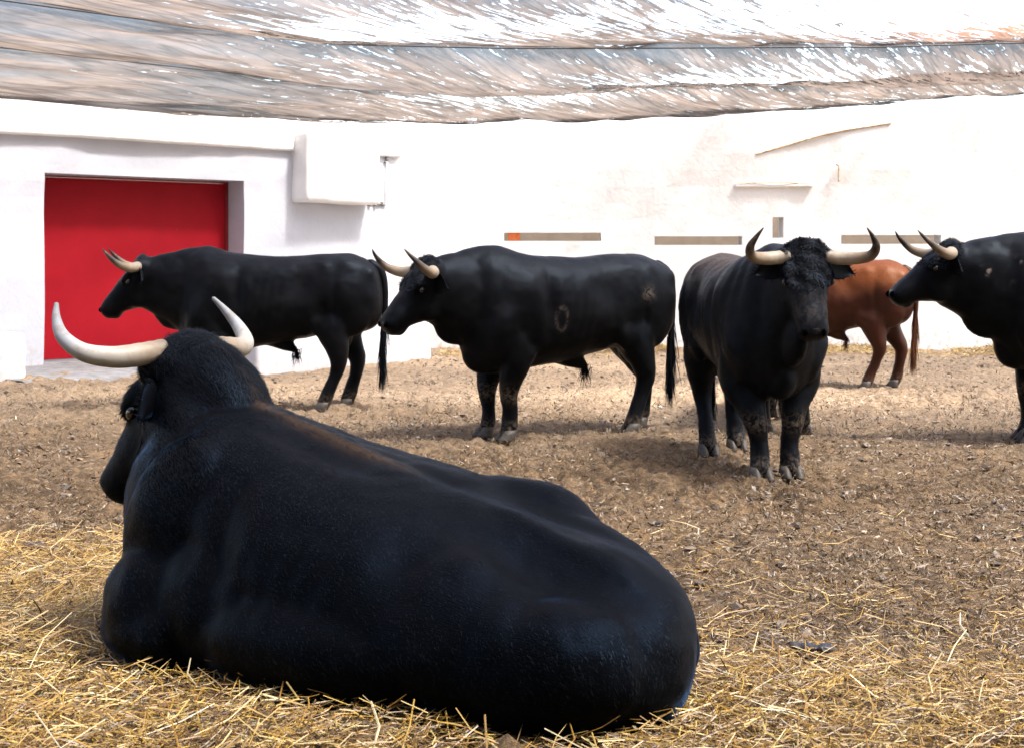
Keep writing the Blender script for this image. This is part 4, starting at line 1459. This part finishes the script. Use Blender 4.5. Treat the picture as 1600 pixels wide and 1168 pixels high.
# ------------------------------------------------------------------ straw, chaff, dung
def straw_density(x, y):
    nz = vnoise(x * 1.3, y * 1.3, seed=51) * 0.5 + vnoise(x * 3.1, y * 3.1, seed=52) * 0.3
    d1 = (0.8 * (1 - sstep(4.4, 5.1, y + 0.4 * nz)) + 0.2 * (1 - sstep(4.6, 6.4, y + 1.2 * nz))) * np.clip(0.75 + 1.1 * (vnoise(x * 2.2, y * 2.2, seed=57)) + 0.3, 0.25, 1)
    d2 = (1 - sstep(-1.55, -1.05, x + 0.1 * nz)) * (1 - sstep(6.0, 7.7, y + 0.5 * nz))
    d3 = 0.13 * (1 - sstep(6.0, 7.8, y + nz)) * sstep(-0.2, 0.4, nz + 0.15)
    return np.clip(np.maximum(np.maximum(d1, d2), d3), 0, 1)


def make_straw(name, n, xr, yr, dens, L, Wd, mat, lift, label, cat, seed, layers=0.06):
    rng = np.random.default_rng(seed)
    X, Y = [], []
    got = 0
    while got < n:
        x = rng.uniform(*xr, n); y = rng.uniform(*yr, n)
        ok = (rng.random(n) < dens(x, y)) & (np.abs(x) < 0.46 * y + 1.0)
        X.append(x[ok]); Y.append(y[ok]); got += ok.sum()
    x = np.concatenate(X)[:n]; y = np.concatenate(Y)[:n]
    d = dens(x, y)
    ln = rng.uniform(L[0], L[1], n) * rng.uniform(0.5, 1, n); wd = rng.uniform(Wd[0], Wd[1], n)
    a = rng.uniform(0, 2 * np.pi, n); tilt = rng.normal(0, lift, n)
    bend = rng.normal(0, 0.34, n); b2 = rng.normal(0, 0.16, n)
    u = np.stack([np.cos(a) * np.cos(tilt), np.sin(a) * np.cos(tilt), np.sin(tilt)], 1)
    s = np.stack([-np.sin(a), np.cos(a), np.zeros(n)], 1)
    up = np.cross(u, s); up = np.where(up[:, 2:3] < 0, -up, up)
    z = ground_z(x, y) + 0.014 + layers * d * rng.random(n) + np.abs(np.sin(tilt)) * ln * 0.42
    C = np.stack([x, y, z], 1)
    rings = []
    for t in (-0.5, 0.0, 0.5):
        cc = C + u * (ln * t)[:, None] + s * (ln * bend * (t * t * 2))[:, None] + up * (ln * b2 * (t * t * 2))[:, None]
        w = wd * (1.0 if t < 0.4 else 0.75)
        rings.append([cc + s * (w * 0.5)[:, None], cc - s * (w * 0.5)[:, None], cc + up * (w * 0.45)[:, None]])
    V = np.stack([p for r in rings for p in r], 1).reshape(-1, 3)
    i = np.arange(n)[:, None] * 9
    quads = []
    for r in (0, 1):
        for j in (1, 2):
            quads.append(i + np.array([[r * 3 + j, r * 3 + (j + 1) % 3, (r + 1) * 3 + (j + 1) % 3, (r + 1) * 3 + j]]))
    o = fast_mesh(name, V, np.concatenate(quads, 0), mat, None, False)
    return tag(o, label, cat, kind='stuff')


make_straw('straw_bedding', 33000, (-4.2, 4.2), (3.2, 8.4), straw_density, (0.03, 0.22), (0.002, 0.0062), M['straw'], 0.24,
           'golden loose straw bedding around the lying bull', 'straw', 91)


make_straw('matted_straw', 42000, (-4.2, 4.2), (3.2, 8.2), straw_density, (0.02, 0.09), (0.0018, 0.0040), M['matted'], 0.20,
           'crushed golden chaff matted under the bedding', 'straw', 95, 0.035)
make_straw('long_straw', 380, (-4.2, 4.2), (3.2, 8.6), lambda x, y: np.clip(straw_density(x, y) + 0.03 * (y < 7.5), 0, 1), (0.14, 0.34), (0.004, 0.008), M['long_straw'], 0.30,
           'long pale broken stalks lying on top of the bedding', 'straw', 94, 0.09)


def chaff_density(x, y):
    nz = vnoise(x * 1.7, y * 1.7, seed=55) * 0.6 + vnoise(x * 5, y * 5, seed=56) * 0.4
    return np.clip(0.45 + 0.6 * nz, 0.08, 1) * np.clip(9.0 / (y * 1.0 + 1), 0, 1)


make_straw('trodden_chaff', 15000, (-7.5, 7.5), (4.2, 20.5), chaff_density, (0.015, 0.055), (0.003, 0.008), M['chaff'], 0.28,
           'short trodden chaff mixed into the dirt of the yard', 'chaff', 92, 0.01)


def far_straw_density(x, y):
    return sstep(19.3, 20.6, y) * np.clip(0.5 + vnoise(x * 1.5, y * 1.5, seed=58), 0, 1) * (x > -1)


make_straw('swept_straw', 9000, (-1.0, 7.8), (18.5, 20.95), far_straw_density, (0.06, 0.20), (0.006, 0.012), M['straw'], 0.2,
           'yellow straw gathered along the foot of the far wall', 'straw', 93, 0.05)


def flakes():
    """torn scraps of trodden bedding and dung: the fibrous crust of the yard"""
    rng = np.random.default_rng(70)
    n = 165000
    y = 4.3 * (20.3 / 4.3) ** rng.random(n)
    x = rng.uniform(-0.46, 0.46, n) * (y + 1.6)
    ok = rng.random(n) < np.clip(0.75 + 0.6 * vnoise(x * 1.4, y * 1.4, seed=66), 0.2, 1) * (1 - 0.8 * straw_density(x, y)) * (1 - 0.6 * sstep(13, 17, y))
    ok &= ~((x < -1.2) & (y > 15.0 + 0 * x))
    x, y = x[ok], y[ok]; n = len(x)
    ln = rng.uniform(0.012, 0.045, n) * (0.7 + y / 22); wd = ln * rng.uniform(0.07, 0.24, n)
    a = rng.uniform(0, 2 * np.pi, n); t = rng.normal(0.25, 0.45, n); r = rng.normal(0, 0.6, n)
    u = np.stack([np.cos(a) * np.cos(t), np.sin(a) * np.cos(t), np.sin(t)], 1)
    h0 = np.stack([-np.sin(a), np.cos(a), np.zeros(n)], 1)
    sd = h0 * np.cos(r)[:, None] + np.cross(u, h0) * np.sin(r)[:, None]
    up = np.cross(u, sd)
    c = np.stack([x, y, ground_z(x, y) + 0.012 + 0.022 * rng.random(n)], 1)
    cv = (ln * rng.normal(0, 0.25, n))[:, None] * up
    V = np.stack([c - u * (ln / 2)[:, None] - sd * (wd * .3)[:, None], c - u * (ln / 2)[:, None] + sd * (wd * .3)[:, None],
                  c + sd * (wd / 2)[:, None] + cv, c - sd * (wd / 2)[:, None] + cv, c + u * (ln / 2)[:, None]], 1).reshape(-1, 3)
    i = np.arange(n)[:, None] * 5
    F = np.concatenate([i + np.array([[0, 1, 2]]), i + np.array([[0, 2, 3]]), i + np.array([[3, 2, 4]])], 0)
    m = mat_straw('dung_scraps', [(0.0, (0.025, 0.019, 0.014)), (0.4, (0.075, 0.056, 0.039)), (0.75, (0.16, 0.120, 0.080)), (0.95, (0.25, 0.185, 0.115)), (1.0, (0.38, 0.285, 0.16))])
    o = fast_mesh('dung_litter', V, F, m, None, False)
    tag(o, 'fibrous crust of trodden dung and bedding over the yard', 'litter', kind='stuff')


flakes()


def clods():
    """loose crumbs of dried dung and earth"""
    rng = np.random.default_rng(64)
    ico = bmesh.new(); bmesh.ops.create_icosphere(ico, subdivisions=1, radius=1.0)
    bv = np.array([v.co[:] for v in ico.verts]); bf = np.array([[v.index for v in f.verts] for f in ico.faces]); ico.free()
    n = 9000
    y = 4.6 + 15 * rng.random(n) ** 1.5
    x = rng.uniform(-0.42, 0.42, n) * (y + 1)
    ok = rng.random(n) < np.clip(0.5 + 0.7 * vnoise(x * 1.1, y * 1.1, seed=65), 0.1, 1) * (1 - 0.9 * straw_density(x, y))
    x, y = x[ok], y[ok]; n = len(x)
    r = 0.006 + 0.017 * rng.random(n) ** 3
    jit = 1 + 0.5 * rng.normal(size=(n, len(bv), 1)).clip(-1.2, 1.2)
    sc = np.stack([r * rng.uniform(.8, 1.6, n), r * rng.uniform(.8, 1.6, n), r * rng.uniform(.5, .9, n)], 1)
    V = bv[None] * jit * sc[:, None, :] + np.stack([x, y, ground_z(x, y) + r * 0.5 + 0.006], 1)[:, None, :]
    F = (bf[None] + (np.arange(n) * len(bv))[:, None, None]).reshape(-1, 3)
    m = mat_straw('clod_earth', [(0.0, (0.035, 0.028, 0.023)), (0.5, (0.085, 0.066, 0.052)), (1.0, (0.19, 0.145, 0.11))])
    o = fast_mesh('dirt_clods', V.reshape(-1, 3), F, m, None, False)
    tag(o, 'small dark clods scattered over the trodden dirt', 'clods', kind='stuff')


clods()


def dung(loc, sizes, label):
    S = Soup()
    for dx, dy, dz, a, b, c in sizes:
        S.ell((dx, dy, dz), (a, b, c), (0, 0, random.uniform(0, 3)), 14, 9)
    me = S.remesh(0.006, 3)
    V = np.empty(len(me.vertices) * 3, np.float32); me.vertices.foreach_get('co', V); V = V.reshape(-1, 3).astype(float)
    V += 0.006 * np.stack([fbm(V[:, 0] * 30, V[:, 1] * 30, V[:, 2] * 30, oct=2, seed=q) for q in (1, 2, 3)], 1)
    me.vertices.foreach_set('co', V.astype(np.float32).ravel()); me.update()
    me.polygons.foreach_set('use_smooth', [True] * len(me.polygons))
    me.materials.clear(); me.materials.append(M['dung'])
    o = bpy.data.objects.new('dung_pat', me)
    COL.objects.link(o)
    o.location = (loc[0], loc[1], float(ground_z(np.array([loc[0]]), np.array([loc[1]]))[0]) + loc[2])
    return tag(o, label, 'dung', 'dung pats on the ground')


dung((1.03, 4.92, 0.03), [(0, 0, 0.01, .045, .035, .022), (0.05, -0.02, 0.012, .035, .03, .022), (-0.045, 0.015, 0.012, .03, .024, .018)], 'wet black dung pat on the straw at the lower right')
dung((-2.30, 6.80, 0.03), [(0, 0, 0.01, .05, .035, .025), (0.04, 0.02, 0.02, .03, .03, .02)], 'dark dung pat on the straw at the far left')
